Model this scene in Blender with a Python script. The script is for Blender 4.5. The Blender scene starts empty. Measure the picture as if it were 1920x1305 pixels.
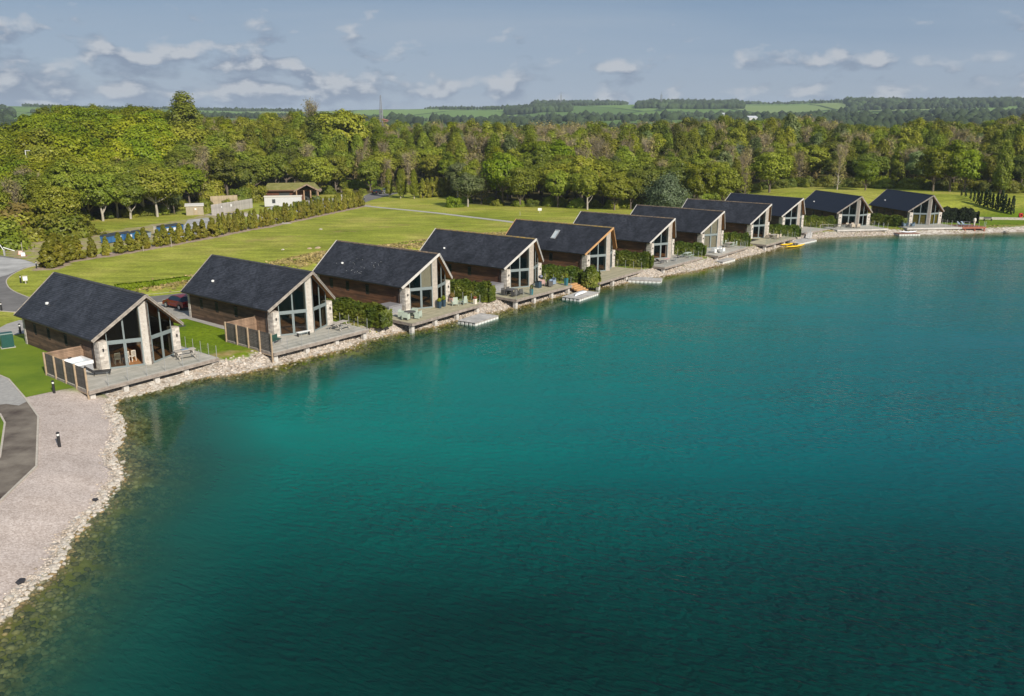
import bpy, math, random
import numpy as np
from mathutils import Vector, Matrix
random.seed(7); rng = np.random.default_rng(7)
S = bpy.context.scene; COL = S.collection
R = math.radians
# ------------------------------------------------------------------ camera, world, sun, exposure
CAM_H, PITCH, ROLL, FPX = 20.6, 0.261907, -0.001376, 1540.98
cam = bpy.data.cameras.new('camera'); camo = bpy.data.objects.new('camera', cam); COL.objects.link(camo)
cam.sensor_width = 36; cam.lens = FPX / 1920 * 36; cam.clip_start = .5; cam.clip_end = 60000
camo.location = (0, 0, CAM_H)
camo.rotation_euler = (math.pi / 2 - PITCH, 0, 0)
S.camera = camo
S.view_settings.view_transform = 'Standard'; S.view_settings.look = 'None'
S.view_settings.exposure = 0.25; S.view_settings.gamma = 1; S.view_settings.use_curve_mapping = False
S.render.engine = 'CYCLES'
S.cycles.max_bounces = 6; S.cycles.transparent_max_bounces = 10; S.cycles.volume_bounces = 0
SUN_EL, SUN_DX, SUN_DY = R(33), .57, -.82          # the sun stands behind the camera to the right
sl = bpy.data.lights.new('sun', 'SUN'); so = bpy.data.objects.new('sun', sl); COL.objects.link(so)
sl.energy = 4.6; sl.angle = R(.5); sl.color = (1, .93, .82)
n_ = math.hypot(SUN_DX, SUN_DY)
sd = Vector((SUN_DX / n_ * math.cos(SUN_EL), SUN_DY / n_ * math.cos(SUN_EL), math.sin(SUN_EL)))
so.rotation_euler = sd.to_track_quat('Z', 'Y').to_euler()

W = bpy.data.worlds.new('World'); S.world = W; W.use_nodes = True

def N(nt, typ, **kw):
    n = nt.nodes.new(typ)
    for k, v in kw.items():
        if k.startswith('i_'):
            key = k[2:]
            key = int(key) if key.isdigit() else key.replace('_', ' ')
            n.inputs[key].default_value = v
        else: setattr(n, k, v)
    return n
def ramp(nt, stops, interp='LINEAR'):
    n = nt.nodes.new('ShaderNodeValToRGB'); cr = n.color_ramp; cr.interpolation = interp
    while len(cr.elements) < len(stops): cr.elements.new(.5)
    for e, (p, c) in zip(cr.elements, stops):
        e.position = p; e.color = (*c, 1) if len(c) == 3 else c
    return n
def mixc(nt, f, a, b, mode='MIX'):
    n = nt.nodes.new('ShaderNodeMix'); n.data_type = 'RGBA'; n.blend_type = mode
    for idx, v in ((0, f), (6, a), (7, b)):
        if hasattr(v, 'is_linked') or isinstance(v, bpy.types.NodeSocket): nt.links.new(v, n.inputs[idx])
        elif idx == 0: n.inputs[0].default_value = v
        else: n.inputs[idx].default_value = (*v, 1)
    return n.outputs[2]
def mth(nt, op, a, b=0.0, clamp=False):
    n = nt.nodes.new('ShaderNodeMath'); n.operation = op; n.use_clamp = clamp
    for i, v in enumerate((a, b)):
        if isinstance(v, bpy.types.NodeSocket): nt.links.new(v, n.inputs[i])
        else: n.inputs[i].default_value = v
    return n.outputs[0]

def build_world():
    nt = W.node_tree; nt.nodes.clear(); L = nt.links
    out = N(nt, 'ShaderNodeOutputWorld'); bg = N(nt, 'ShaderNodeBackground'); bg.inputs[1].default_value = .1
    sky = N(nt, 'ShaderNodeTexSky'); sky.sky_type = 'NISHITA'; sky.sun_disc = False
    sky.sun_elevation = SUN_EL; sky.sun_rotation = math.atan2(SUN_DX, SUN_DY); sky.altitude = 50
    sky.air_density = 1.1; sky.dust_density = 1.2; sky.ozone_density = 1.6
    tc = N(nt, 'ShaderNodeTexCoord'); sep = N(nt, 'ShaderNodeSeparateXYZ'); L.new(tc.outputs['Generated'], sep.inputs[0])
    z = mth(nt, 'MAXIMUM', sep.outputs[2], 0.0)
    # thin high veil: wide soft streaks of cirrus
    zz = mth(nt, 'ADD', z, .12)
    vx = mth(nt, 'DIVIDE', sep.outputs[0], zz); vy = mth(nt, 'DIVIDE', sep.outputs[1], zz)
    cmb = N(nt, 'ShaderNodeCombineXYZ'); L.new(vx, cmb.inputs[0]); L.new(vy, cmb.inputs[1])
    mp = N(nt, 'ShaderNodeMapping'); L.new(cmb.outputs[0], mp.inputs[0]); mp.inputs['Scale'].default_value = (.22, .6, 1); mp.inputs['Rotation'].default_value = (0, 0, .35)
    mp.inputs['Location'].default_value = (1.3, .4, 0)
    nv = N(nt, 'ShaderNodeTexNoise', i_Scale=1.0, i_Detail=5.0, i_Roughness=.5); L.new(mp.outputs[0], nv.inputs[0])
    rv = ramp(nt, [(.36, (0, 0, 0)), (.62, (1, 1, 1))]); L.new(nv.outputs[0], rv.inputs[0])
    # base: physical sky greyed by a thin veil
    grey = ramp(nt, [(0.0, (2.9, 3.5, 4.5)), (.07, (2.1, 2.8, 4.1)), (.15, (.95, 1.8, 3.2)), (.30, (.8, 1.5, 2.8)), (1, (.7, 1.3, 2.5))]); L.new(z, grey.inputs[0])
    base = mixc(nt, .80, sky.outputs[0], grey.outputs[0])
    f1 = mth(nt, 'MULTIPLY', rv.outputs[0], .75)
    base = mixc(nt, f1, base, (3.0, 3.65, 4.5))
    # low cumulus banks near the horizon
    az = mth(nt, 'ARCTAN2', sep.outputs[0], sep.outputs[1])
    cb = N(nt, 'ShaderNodeCombineXYZ'); L.new(az, cb.inputs[0]); L.new(z, cb.inputs[1])
    mp2 = N(nt, 'ShaderNodeMapping'); L.new(cb.outputs[0], mp2.inputs[0]); mp2.inputs['Scale'].default_value = (1.0, 2.0, 1); mp2.inputs['Location'].default_value = (4.2, .35, 2.0)
    nc = N(nt, 'ShaderNodeTexNoise', i_Scale=17.0, i_Detail=7.0, i_Roughness=.52, i_Distortion=.15); L.new(mp2.outputs[0], nc.inputs[0])
    # how much cloud by elevation: most below 7 degrees, scattered small ones above, none overhead
    cov = ramp(nt, [(0, (.50,) * 3), (.025, (.55,) * 3), (.05, (.525,) * 3), (.08, (.45,) * 3), (.10, (.40,) * 3), (.13, (.34,) * 3), (.2, (.27,) * 3), (.4, (.2,) * 3)]); L.new(z, cov.inputs[0])
    azr = ramp(nt, [(0, (.5,) * 3), (.22, (.57,) * 3), (.37, (.57,) * 3), (.46, (.49,) * 3), (.6, (.48,) * 3), (.8, (.5,) * 3), (1, (.5,) * 3)]); 
    azn = mth(nt, 'MULTIPLY_ADD', az, .5); azn.node.inputs[2].default_value = .5
    L.new(azn, azr.inputs[0])
    thr = mth(nt, 'SUBTRACT', mth(nt, 'ADD', nc.outputs[0], cov.outputs[0]), 1.0)
    thr = mth(nt, 'ADD', thr, mth(nt, 'SUBTRACT', azr.outputs[0], .5))
    cm = mth(nt, 'MULTIPLY', thr, 8.0, True)
    # lit tops: the cloud is bright where the mask thins out upward
    mp3 = N(nt, 'ShaderNodeMapping'); L.new(mp2.outputs[0], mp3.inputs[0]); mp3.inputs['Location'].default_value = (-.012, .026, 0)
    nc2 = N(nt, 'ShaderNodeTexNoise', i_Scale=17.0, i_Detail=7.0, i_Roughness=.52, i_Distortion=.15); L.new(mp3.outputs[0], nc2.inputs[0])
    dl = mth(nt, 'SUBTRACT', nc.outputs[0], nc2.outputs[0])
    lit = mth(nt, 'MULTIPLY_ADD', dl, 9.0, True); lit.node.inputs[2].default_value = .02
    cc = mixc(nt, lit, (1.75, 2.2, 3.05), (4.7, 4.85, 5.1))
    fin = mixc(nt, mth(nt, 'MULTIPLY', cm, .8), base, cc)
    L.new(fin, bg.inputs[0]); L.new(bg.outputs[0], out.inputs[0])
build_world()

# ------------------------------------------------------------------ geometry of the view (used only to survey positions)
_cr, _sr = math.cos(ROLL), math.sin(ROLL); _cp, _sp = math.cos(PITCH), math.sin(PITCH)
def px(x, y, z=.95):
    d = Vector((0, _cp, -_sp)) + Vector((1, 0, 0)) * ((x - 960) / FPX) + Vector((0, _sp, _cp)) * (-(y - 652.5) / FPX)
    t = (z - CAM_H) / d.z
    return (d.x * t, d.y * t)
def atd(x, dist):
    return ((x - 960) / FPX * dist, dist)

# ------------------------------------------------------------------ materials
MATS = {}
def mat(name, col, rough=.8, var=.25, scale=6.0, bump=0.0, island=0.0, spec=.3, col2=None, stretch=(1, 1, 1), metallic=0.0, detail=4.0, objrand=0.0, bscale=None, coord='Object'):
    if name in MATS: return MATS[name]
    m = bpy.data.materials.new(name); m.use_nodes = True; nt = m.node_tree; L = nt.links
    b = nt.nodes['Principled BSDF']
    b.inputs['Roughness'].default_value = rough; b.inputs['Specular IOR Level'].default_value = spec; b.inputs['Metallic'].default_value = metallic
    tc = N(nt, 'ShaderNodeTexCoord'); mp = N(nt, 'ShaderNodeMapping'); L.new(tc.outputs[coord], mp.inputs[0]); mp.inputs['Scale'].default_value = stretch
    no = N(nt, 'ShaderNodeTexNoise', i_Scale=scale, i_Detail=detail, i_Roughness=.6); L.new(mp.outputs[0], no.inputs[0])
    c2 = col2 or tuple(max(0, c * (1 - var * 1.6)) for c in col)
    c1 = col if col2 else tuple(c * (1 + var) for c in col)
    rp = ramp(nt, [(.32, c2), (.68, c1)]); L.new(no.outputs[0], rp.inputs[0])
    o = rp.outputs[0]
    if island:
        g = N(nt, 'ShaderNodeNewGeometry')
        k = mth(nt, 'MULTIPLY_ADD', g.outputs['Random Per Island'], 2 * island); k.node.inputs[2].default_value = 1 - island
        v = N(nt, 'ShaderNodeVectorMath'); v.operation = 'SCALE'; L.new(o, v.inputs[0]); L.new(k, v.inputs[3]); o = v.outputs[0]
    if objrand:
        oi = N(nt, 'ShaderNodeObjectInfo'); k = mth(nt, 'MULTIPLY_ADD', oi.outputs['Random'], 2 * objrand); k.node.inputs[2].default_value = 1 - objrand
        v = N(nt, 'ShaderNodeVectorMath'); v.operation = 'SCALE'; L.new(o, v.inputs[0]); L.new(k, v.inputs[3]); o = v.outputs[0]
    L.new(o, b.inputs['Base Color'])
    if bump:
        n2 = N(nt, 'ShaderNodeTexNoise', i_Scale=bscale or scale * 3, i_Detail=3.0); L.new(mp.outputs[0], n2.inputs[0])
        bp = N(nt, 'ShaderNodeBump', i_Strength=bump, i_Distance=.05); L.new(n2.outputs[0], bp.inputs['Height']); L.new(bp.outputs[0], b.inputs['Normal'])
    MATS[name] = m; return m

def leafmat(name, c1, c2, c3=None, hue=.04, val=.30, tr=.32):
    """foliage: two or three leaf tones in clumps, and a shift from plant to plant"""
    m = bpy.data.materials.new(name); m.use_nodes = True; nt = m.node_tree; L = nt.links; nt.nodes.clear()
    out = N(nt, 'ShaderNodeOutputMaterial')
    tc = N(nt, 'ShaderNodeTexCoord'); no = N(nt, 'ShaderNodeTexNoise', i_Scale=.55, i_Detail=3.0); L.new(tc.outputs['Object'], no.inputs[0])
    st = [(.36, c1), (.6, c2)] + ([(.72, c3)] if c3 else [])
    rp = ramp(nt, st); L.new(no.outputs[0], rp.inputs[0])
    g = N(nt, 'ShaderNodeNewGeometry'); oi = N(nt, 'ShaderNodeObjectInfo')
    k = mth(nt, 'MULTIPLY_ADD', g.outputs['Random Per Island'], .36); k.node.inputs[2].default_value = .82
    k2 = mth(nt, 'MULTIPLY_ADD', oi.outputs['Random'], 2 * val); k2.node.inputs[2].default_value = 1 - val
    kk = mth(nt, 'MULTIPLY', k, k2)
    hs = N(nt, 'ShaderNodeHueSaturation'); L.new(rp.outputs[0], hs.inputs['Color']); L.new(kk, hs.inputs['Value'])
    rr = mth(nt, 'FRACT', mth(nt, 'MULTIPLY', oi.outputs['Random'], 7.31))
    h = mth(nt, 'MULTIPLY_ADD', rr, hue); h.node.inputs[2].default_value = .494 - hue / 2; L.new(h, hs.inputs['Hue'])
    d = N(nt, 'ShaderNodeBsdfDiffuse'); t = N(nt, 'ShaderNodeBsdfTranslucent'); L.new(hs.outputs[0], d.inputs[0]); L.new(hs.outputs[0], t.inputs[0])
    mx = N(nt, 'ShaderNodeMixShader'); mx.inputs[0].default_value = tr; L.new(d.outputs[0], mx.inputs[1]); L.new(t.outputs[0], mx.inputs[2])
    gl = N(nt, 'ShaderNodeBsdfGlossy', i_Roughness=.5); gl.inputs[0].default_value = (1, 1, 1, 1)
    m2 = N(nt, 'ShaderNodeMixShader'); m2.inputs[0].default_value = .018; L.new(mx.outputs[0], m2.inputs[1]); L.new(gl.outputs[0], m2.inputs[2])
    L.new(m2.outputs[0], out.inputs[0]); MATS[name] = m; return m

def glassmat(name, tint=(.55, .6, .6), refl=.1, rough=.01):
    m = bpy.data.materials.new(name); m.use_nodes = True; nt = m.node_tree; L = nt.links; nt.nodes.clear()
    out = N(nt, 'ShaderNodeOutputMaterial'); t = N(nt, 'ShaderNodeBsdfTransparent'); t.inputs[0].default_value = (*tint, 1)
    g = N(nt, 'ShaderNodeBsdfGlossy', i_Roughness=rough); lw = N(nt, 'ShaderNodeFresnel', i_IOR=1.5)
    f = mth(nt, 'MAXIMUM', mth(nt, 'MULTIPLY', lw.outputs[0], .8), refl, True); gg = N(nt, 'ShaderNodeNewGeometry'); f = mth(nt, 'MULTIPLY', f, mth(nt, 'SUBTRACT', 1.0, gg.outputs['Backfacing']))
    mx = N(nt, 'ShaderNodeMixShader'); L.new(f, mx.inputs[0]); L.new(t.outputs[0], mx.inputs[1]); L.new(g.outputs[0], mx.inputs[2])
    L.new(mx.outputs[0], out.inputs[0]); MATS[name] = m; return m

# ------------------------------------------------------------------ mesh helpers
class MB:
    def __init__(s): s.v = []; s.f = []
    def add(s, vs, fs, M=None):
        o = len(s.v)
        s.v += [tuple(M @ Vector(p)) if M else tuple(p) for p in vs]; s.f += [tuple(o + i for i in f) for f in fs]; return s
    def box(s, x0, x1, y0, y1, z0, z1, M=None):
        return s.add([(x0, y0, z0), (x1, y0, z0), (x1, y1, z0), (x0, y1, z0), (x0, y0, z1), (x1, y0, z1), (x1, y1, z1), (x0, y1, z1)],
                     [(0, 3, 2, 1), (4, 5, 6, 7), (0, 1, 5, 4), (1, 2, 6, 5), (2, 3, 7, 6), (3, 0, 4, 7)], M)
    def prism(s, pts, z0, z1, M=None):
        n = len(pts); a = sum(pts[i][0] * pts[(i + 1) % n][1] - pts[(i + 1) % n][0] * pts[i][1] for i in range(n))
        if a < 0: pts = pts[::-1]
        return s.add([(x, y, z0) for x, y in pts] + [(x, y, z1) for x, y in pts],
                     [tuple(range(n - 1, -1, -1)), tuple(range(n, 2 * n))] + [(i, (i + 1) % n, (i + 1) % n + n, i + n) for i in range(n)], M)
    def hull8(s, a, b):           # two matching quads (each four points) joined into a solid
        return s.add(list(a) + list(b), [(0, 3, 2, 1), (4, 5, 6, 7), (0, 1, 5, 4), (1, 2, 6, 5), (2, 3, 7, 6), (3, 0, 4, 7)])
    def beam(s, a, b, w, h, up=(0, 0, 1)):
        a = Vector(a); b = Vector(b); d = (b - a).normalized(); up = Vector(up)
        x = d.cross(up)
        if x.length < 1e-4: x = Vector((1, 0, 0))
        x.normalize(); u = x.cross(d).normalized(); x *= w / 2; u *= h / 2
        return s.hull8([a - x - u, a + x - u, a + x + u, a - x + u], [b - x - u, b + x - u, b + x + u, b - x + u])
    def tube(s, a, b, r0, r1=None, n=8, cap=True):
        r1 = r0 if r1 is None else r1; a = Vector(a); b = Vector(b); d = (b - a).normalized()
        x = d.orthogonal().normalized(); y = d.cross(x); o = len(s.v)
        for P, r in ((a, r0), (b, r1)):
            for i in range(n):
                t = 2 * math.pi * i / n; s.v.append(tuple(P + (x * math.cos(t) + y * math.sin(t)) * r))
        s.f += [(o + i, o + (i + 1) % n, o + n + (i + 1) % n, o + n + i) for i in range(n)]
        if cap: s.f += [tuple(o + i for i in range(n - 1, -1, -1)), tuple(o + n + i for i in range(n))]
        return s
    def lathe(s, prof, c=(0, 0, 0), n=14):
        o = len(s.v); c = Vector(c)
        for r, z in prof:
            for i in range(n):
                t = 2 * math.pi * i / n; s.v.append((c.x + r * math.cos(t), c.y + r * math.sin(t), c.z + z))
        for k in range(len(prof) - 1):
            for i in range(n):
                j = (i + 1) % n; s.f.append((o + k * n + i, o + k * n + j, o + (k + 1) * n + j, o + (k + 1) * n + i))
        s.f += [tuple(o + i for i in range(n - 1, -1, -1)), tuple(o + (len(prof) - 1) * n + i for i in range(n))]
        return s
    def mesh(s, name, smooth=False):
        me = bpy.data.meshes.new(name); me.from_pydata(s.v, [], s.f); me.update()
        if smooth: me.polygons.foreach_set('use_smooth', [True] * len(me.polygons))
        return me
def npmesh(name, V, F):
    me = bpy.data.meshes.new(name); V = np.asarray(V, np.float32); F = np.asarray(F, np.int32); k = F.shape[1]
    me.vertices.add(len(V)); me.vertices.foreach_set('co', V.ravel()); me.loops.add(F.size); me.loops.foreach_set('vertex_index', F.ravel())
    me.polygons.add(len(F)); me.polygons.foreach_set('loop_start', np.arange(0, F.size, k, dtype=np.int32)); me.update(calc_edges=True); me.validate(); return me
CACHE = {}
def put(name, mb, m, parent=None, loc=(0, 0, 0), rz=0, key=None, smooth=False, **props):
    """one mesh object; mb may be an MB, a mesh, or a function returning an MB (cached under key)"""
    if key and key in CACHE: me = CACHE[key]
    else:
        if callable(mb): mb = mb()
        me = mb.mesh(name, smooth) if isinstance(mb, MB) else mb
        if key: CACHE[key] = me
    if not me.materials: me.materials.append(m)
    o = bpy.data.objects.new(name, me); COL.objects.link(o); o.parent = parent; o.location = loc; o.rotation_euler = (0, 0, rz)
    if me.materials[0] != m: o.material_slots[0].link = 'OBJECT'; o.material_slots[0].material = m
    for k, v in props.items(): o[k] = v
    return o
def thing(name, label, cat, loc=(0, 0, 0), rz=0, group=None, M=None):
    o = bpy.data.objects.new(name, None); COL.objects.link(o); o.empty_display_size = .3
    if M is not None:
        p = M @ Vector(loc); o.location = p; o.rotation_euler = (0, 0, rz + M.to_euler().z)
    else: o.location = loc; o.rotation_euler = (0, 0, rz)
    o['label'] = label; o['category'] = cat
    if group: o['group'] = group
    return o
def tag(o, label, cat, group=None):
    o['label'] = label; o['category'] = cat
    if group: o['group'] = group
    return o
def structure(o): o['kind'] = 'structure'; return o
def copy_thing(o, loc, rz=0, scale=1, label=None):
    c = o.copy(); COL.objects.link(c); c.location = loc; c.rotation_euler = (0, 0, rz); c.scale = (scale,) * 3 if not isinstance(scale, tuple) else scale
    if label: c['label'] = label
    for ch in list(o.children):
        d = ch.copy(); COL.objects.link(d); d.parent = c
        for g in list(ch.children): e = g.copy(); COL.objects.link(e); e.parent = d
    return c

# ------------------------------------------------------------------ lodges' surveyed positions
LODGE = [(-32.13, 68.41, 50.9), (-20.97, 79.72, 51.0), (-9.79, 91.54, 51.0), (1.26, 104.02, 50.85), (12.31, 115.99, 50.42), (23.16, 127.88, 50.6),
         (33.59, 139.16, 47.2), (45.5, 152.52, 47.4), (55.85, 165.29, 37.8), (70.16, 170.19, 10.58), (86.3, 173.25, 6.37)]
DZ = 1.1; GZ = .92
MAT4 = [Matrix.Translation((x, y, DZ)) @ Matrix.Rotation(R(a), 4, 'Z') for x, y, a in LODGE]

# ------------------------------------------------------------------ terrain and water
SHORE = [(-14, -70), (-20, -20), (-21.5, 10), (-22.2, 24), (-22.2, 31.3), (-22.3, 33), (-22.3, 34), (-22.1, 34.9), (-22.1, 36), (-22.6, 37.2), (-22.9, 38.2), (-23.0, 39.7), (-23.2, 40.9), (-23.0, 42.2), (-23.6, 44.4), (-23.7, 46.2), (-24.8, 48.0), (-26.1, 50.0), (-26.8, 52.6), (-27.8, 55.3), (-29.4, 57.6), (-30.8, 60.0), (-31.0, 61.1), (-30.4, 62.2), (-29.1, 63.5), (-27.6, 66.1), (-25.6, 67.5), (-24.4, 67.9), (-21.2, 70.8), (-19.2, 73.4), (-16.1, 76.7), (-15.0, 79.6), (-11.3, 83.5), (-8.6, 85.4), (-6.1, 89.1), (-1.5, 93.7), (1.2, 96.8), (4.5, 100.5), (6.6, 103.2), (11.4, 108.2), (14.6, 110.5), (16.0, 112.1), (20.9, 116.3), (26.4, 120.8), (31.6, 126.1), (36.3, 132.5), (42.7, 139.9), (47.5, 146.4), (52.3, 151.5), (56.7, 157.2), (62.4, 160.2), (70.5, 162.3), (76.3, 164.1), (85.9, 164.6), (96.1, 167.0), (100.5, 168.0), (104.9, 168.8), (116, 170.5), (150, 168), (210, 140), (240, 60), (220, -60), (150, -120), (40, -130)]
SH = np.array(SHORE)
def shore_dist(P):
    """positive on land, negative in the lake"""
    P = np.asarray(P, float); d2 = np.full(len(P), 1e18); inside = np.zeros(len(P), bool)
    for i in range(len(SH)):
        a = SH[i]; b = SH[(i + 1) % len(SH)]; ab = b - a; t = np.clip(((P - a) @ ab) / (ab @ ab), 0, 1)
        q = a + t[:, None] * ab; d2 = np.minimum(d2, ((P - q) ** 2).sum(1))
        c = ((a[1] > P[:, 1]) != (b[1] > P[:, 1])) & (P[:, 0] < (b[0] - a[0]) * (P[:, 1] - a[1]) / (b[1] - a[1] + 1e-12) + a[0]); inside ^= c
    return np.where(inside, -1, 1) * np.sqrt(d2)
def sst(x): x = np.clip(x, 0, 1); return x * x * (3 - 2 * x)
def vnoise(P, s, seed=0):
    """smooth value noise"""
    Q = P / s; i = np.floor(Q).astype(int); f = Q - i; f = f * f * (3 - 2 * f)
    h = lambda a, b: np.modf(np.abs(np.sin(a * 127.1 + b * 311.7 + seed * 74.7) * 43758.5453))[0]
    a, b = i[:, 0], i[:, 1]
    return (h(a, b) * (1 - f[:, 0]) + h(a + 1, b) * f[:, 0]) * (1 - f[:, 1]) + (h(a, b + 1) * (1 - f[:, 0]) + h(a + 1, b + 1) * f[:, 0]) * f[:, 1]
def fbm(P, s, seed=0, o=4):
    r = 0; a = .5
    for k in range(o): r = r + a * vnoise(P, s / 2 ** k, seed + k); a *= .5
    return r
def hills(P):
    """wooded rise on the left, and the land climbing to far downs"""
    x, y = P[:, 0], P[:, 1]
    h = 11 * np.exp(-((x + 150) / 62) ** 2 - ((y - 285) / 62) ** 2) * sst((y - 205 + (x + 90) * .3) / 40) * sst((-66 - x) / 34) + 6 * np.exp(-((x + 92) / 60) ** 2 - ((y - 330) / 60) ** 2) * sst((y - 262) / 40)
    # grass bank behind the last lodges
    yf = 190 - .45 * (x - 102)
    h += 3.3 * sst((y - yf) / 21) * sst((x - 48) / 32)
    # spoil mounds in the field
    for mx, my, mh, sx in ((-43, 106, .6, 6), (-37, 112.5, .5, 5), (-30, 124, 1.1, 7), (-23, 132, .9, 7), (-15, 142, .8, 8), (-6, 152, .5, 8)):
        u = (x - mx) * .63 + (y - my) * .77; w = -(x - mx) * .77 + (y - my) * .63
        h += mh * np.exp(-(u / sx) ** 2 - (w / 3.2) ** 2)
    r = np.hypot(x, y); az = np.degrees(np.arctan2(x, y))
    # skyline heights (metres at 3 km) by bearing
    sky = np.interp(az, [-60, -34, -30, -24, -14, -8, -5, 0, 1.5, 7.6, 8.9, 14.9, 17, 19.3, 22.6, 34, 60], [97, 97, 95, 84, 70, 76, 80, 84, 91, 91, 94, 94, 86, 94, 98, 98, 98])
    sky = 20.6 + (sky - 20.6) * np.cos(np.radians(np.clip(az, -50, 50)))
    sky = np.where(y < 0, 70, sky)
    t = np.clip((r - 480) / (3000 - 480), 0, 1.6)
    prof = np.where(t < .45, 34 * (t / .45) ** 1.4, 34 + (sky - 34) * sst((t - .45) / .55))
    prof = np.where(t > 1, sky - (t - 1) * 25, prof) 
    bumps = (fbm(P, 620, 3) - .47) * 24 * np.clip((r - 700) / 900, 0, 1) * np.clip((3300 - r) / 700, .12, 1)
    return h + np.where(r > 480, prof + bumps, 0)
def ground_z(P, d=None):
    P = np.asarray(P, float); d = shore_dist(P) if d is None else d
    beach = sst((-P[:, 1] + 64) / 6)                        # gentle gravel beach in the left foreground
    w = 3.0 + 2.2 * beach + (vnoise(P, 5, 9) - .5) * 1.2
    land = .92 * sst(d / w) ** .8
    land = land + .05 * (vnoise(P, .9, 5) - .5) * np.clip(1 - np.abs(d) / 2.5, 0, 1) * 2
    bed = -(.2 * -d + .02 * d * d * (d > -9) + (d <= -9) * (1.62 + .38 * (-d - 9)))
    bed = np.maximum(bed, -6) + .16 * (fbm(P, 1.6, 2) - .5) * np.clip(-d / 2, 0, 1)
    return np.where(d > 0, land, bed) + np.where(d > 0, hills(P), 0)
def gz1(x, y): return float(ground_z(np.array([[x, y]]))[0])

def lines(segs, far0, far1):
    out = []
    for a, b, s in segs: out += list(np.arange(a, b - 1e-6, s))
    out.append(segs[-1][1]); s = segs[-1][2]; x = segs[-1][1]
    while x < far1: s *= 1.16; x += s; out.append(x)
    s = segs[0][2]; x = segs[0][0]; pre = []
    while x > far0: s *= 1.16; x -= s; pre.append(x)
    return np.array(pre[::-1] + out)
def grid_mesh(name, xs, ys, keep=None):
    X, Y = np.meshgrid(xs, ys); P = np.c_[X.ravel(), Y.ravel()]; nx, ny = len(xs), len(ys)
    i = np.arange(ny - 1)[:, None] * nx + np.arange(nx - 1)[None]; i = i.ravel()
    F = np.c_[i, i + 1, i + 1 + nx, i + nx]
    return P, F
def set_col(me, name, arr):
    a = me.color_attributes.new(name, 'FLOAT_COLOR', 'POINT'); a.data.foreach_set('color', np.asarray(arr, np.float32).ravel())

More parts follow.
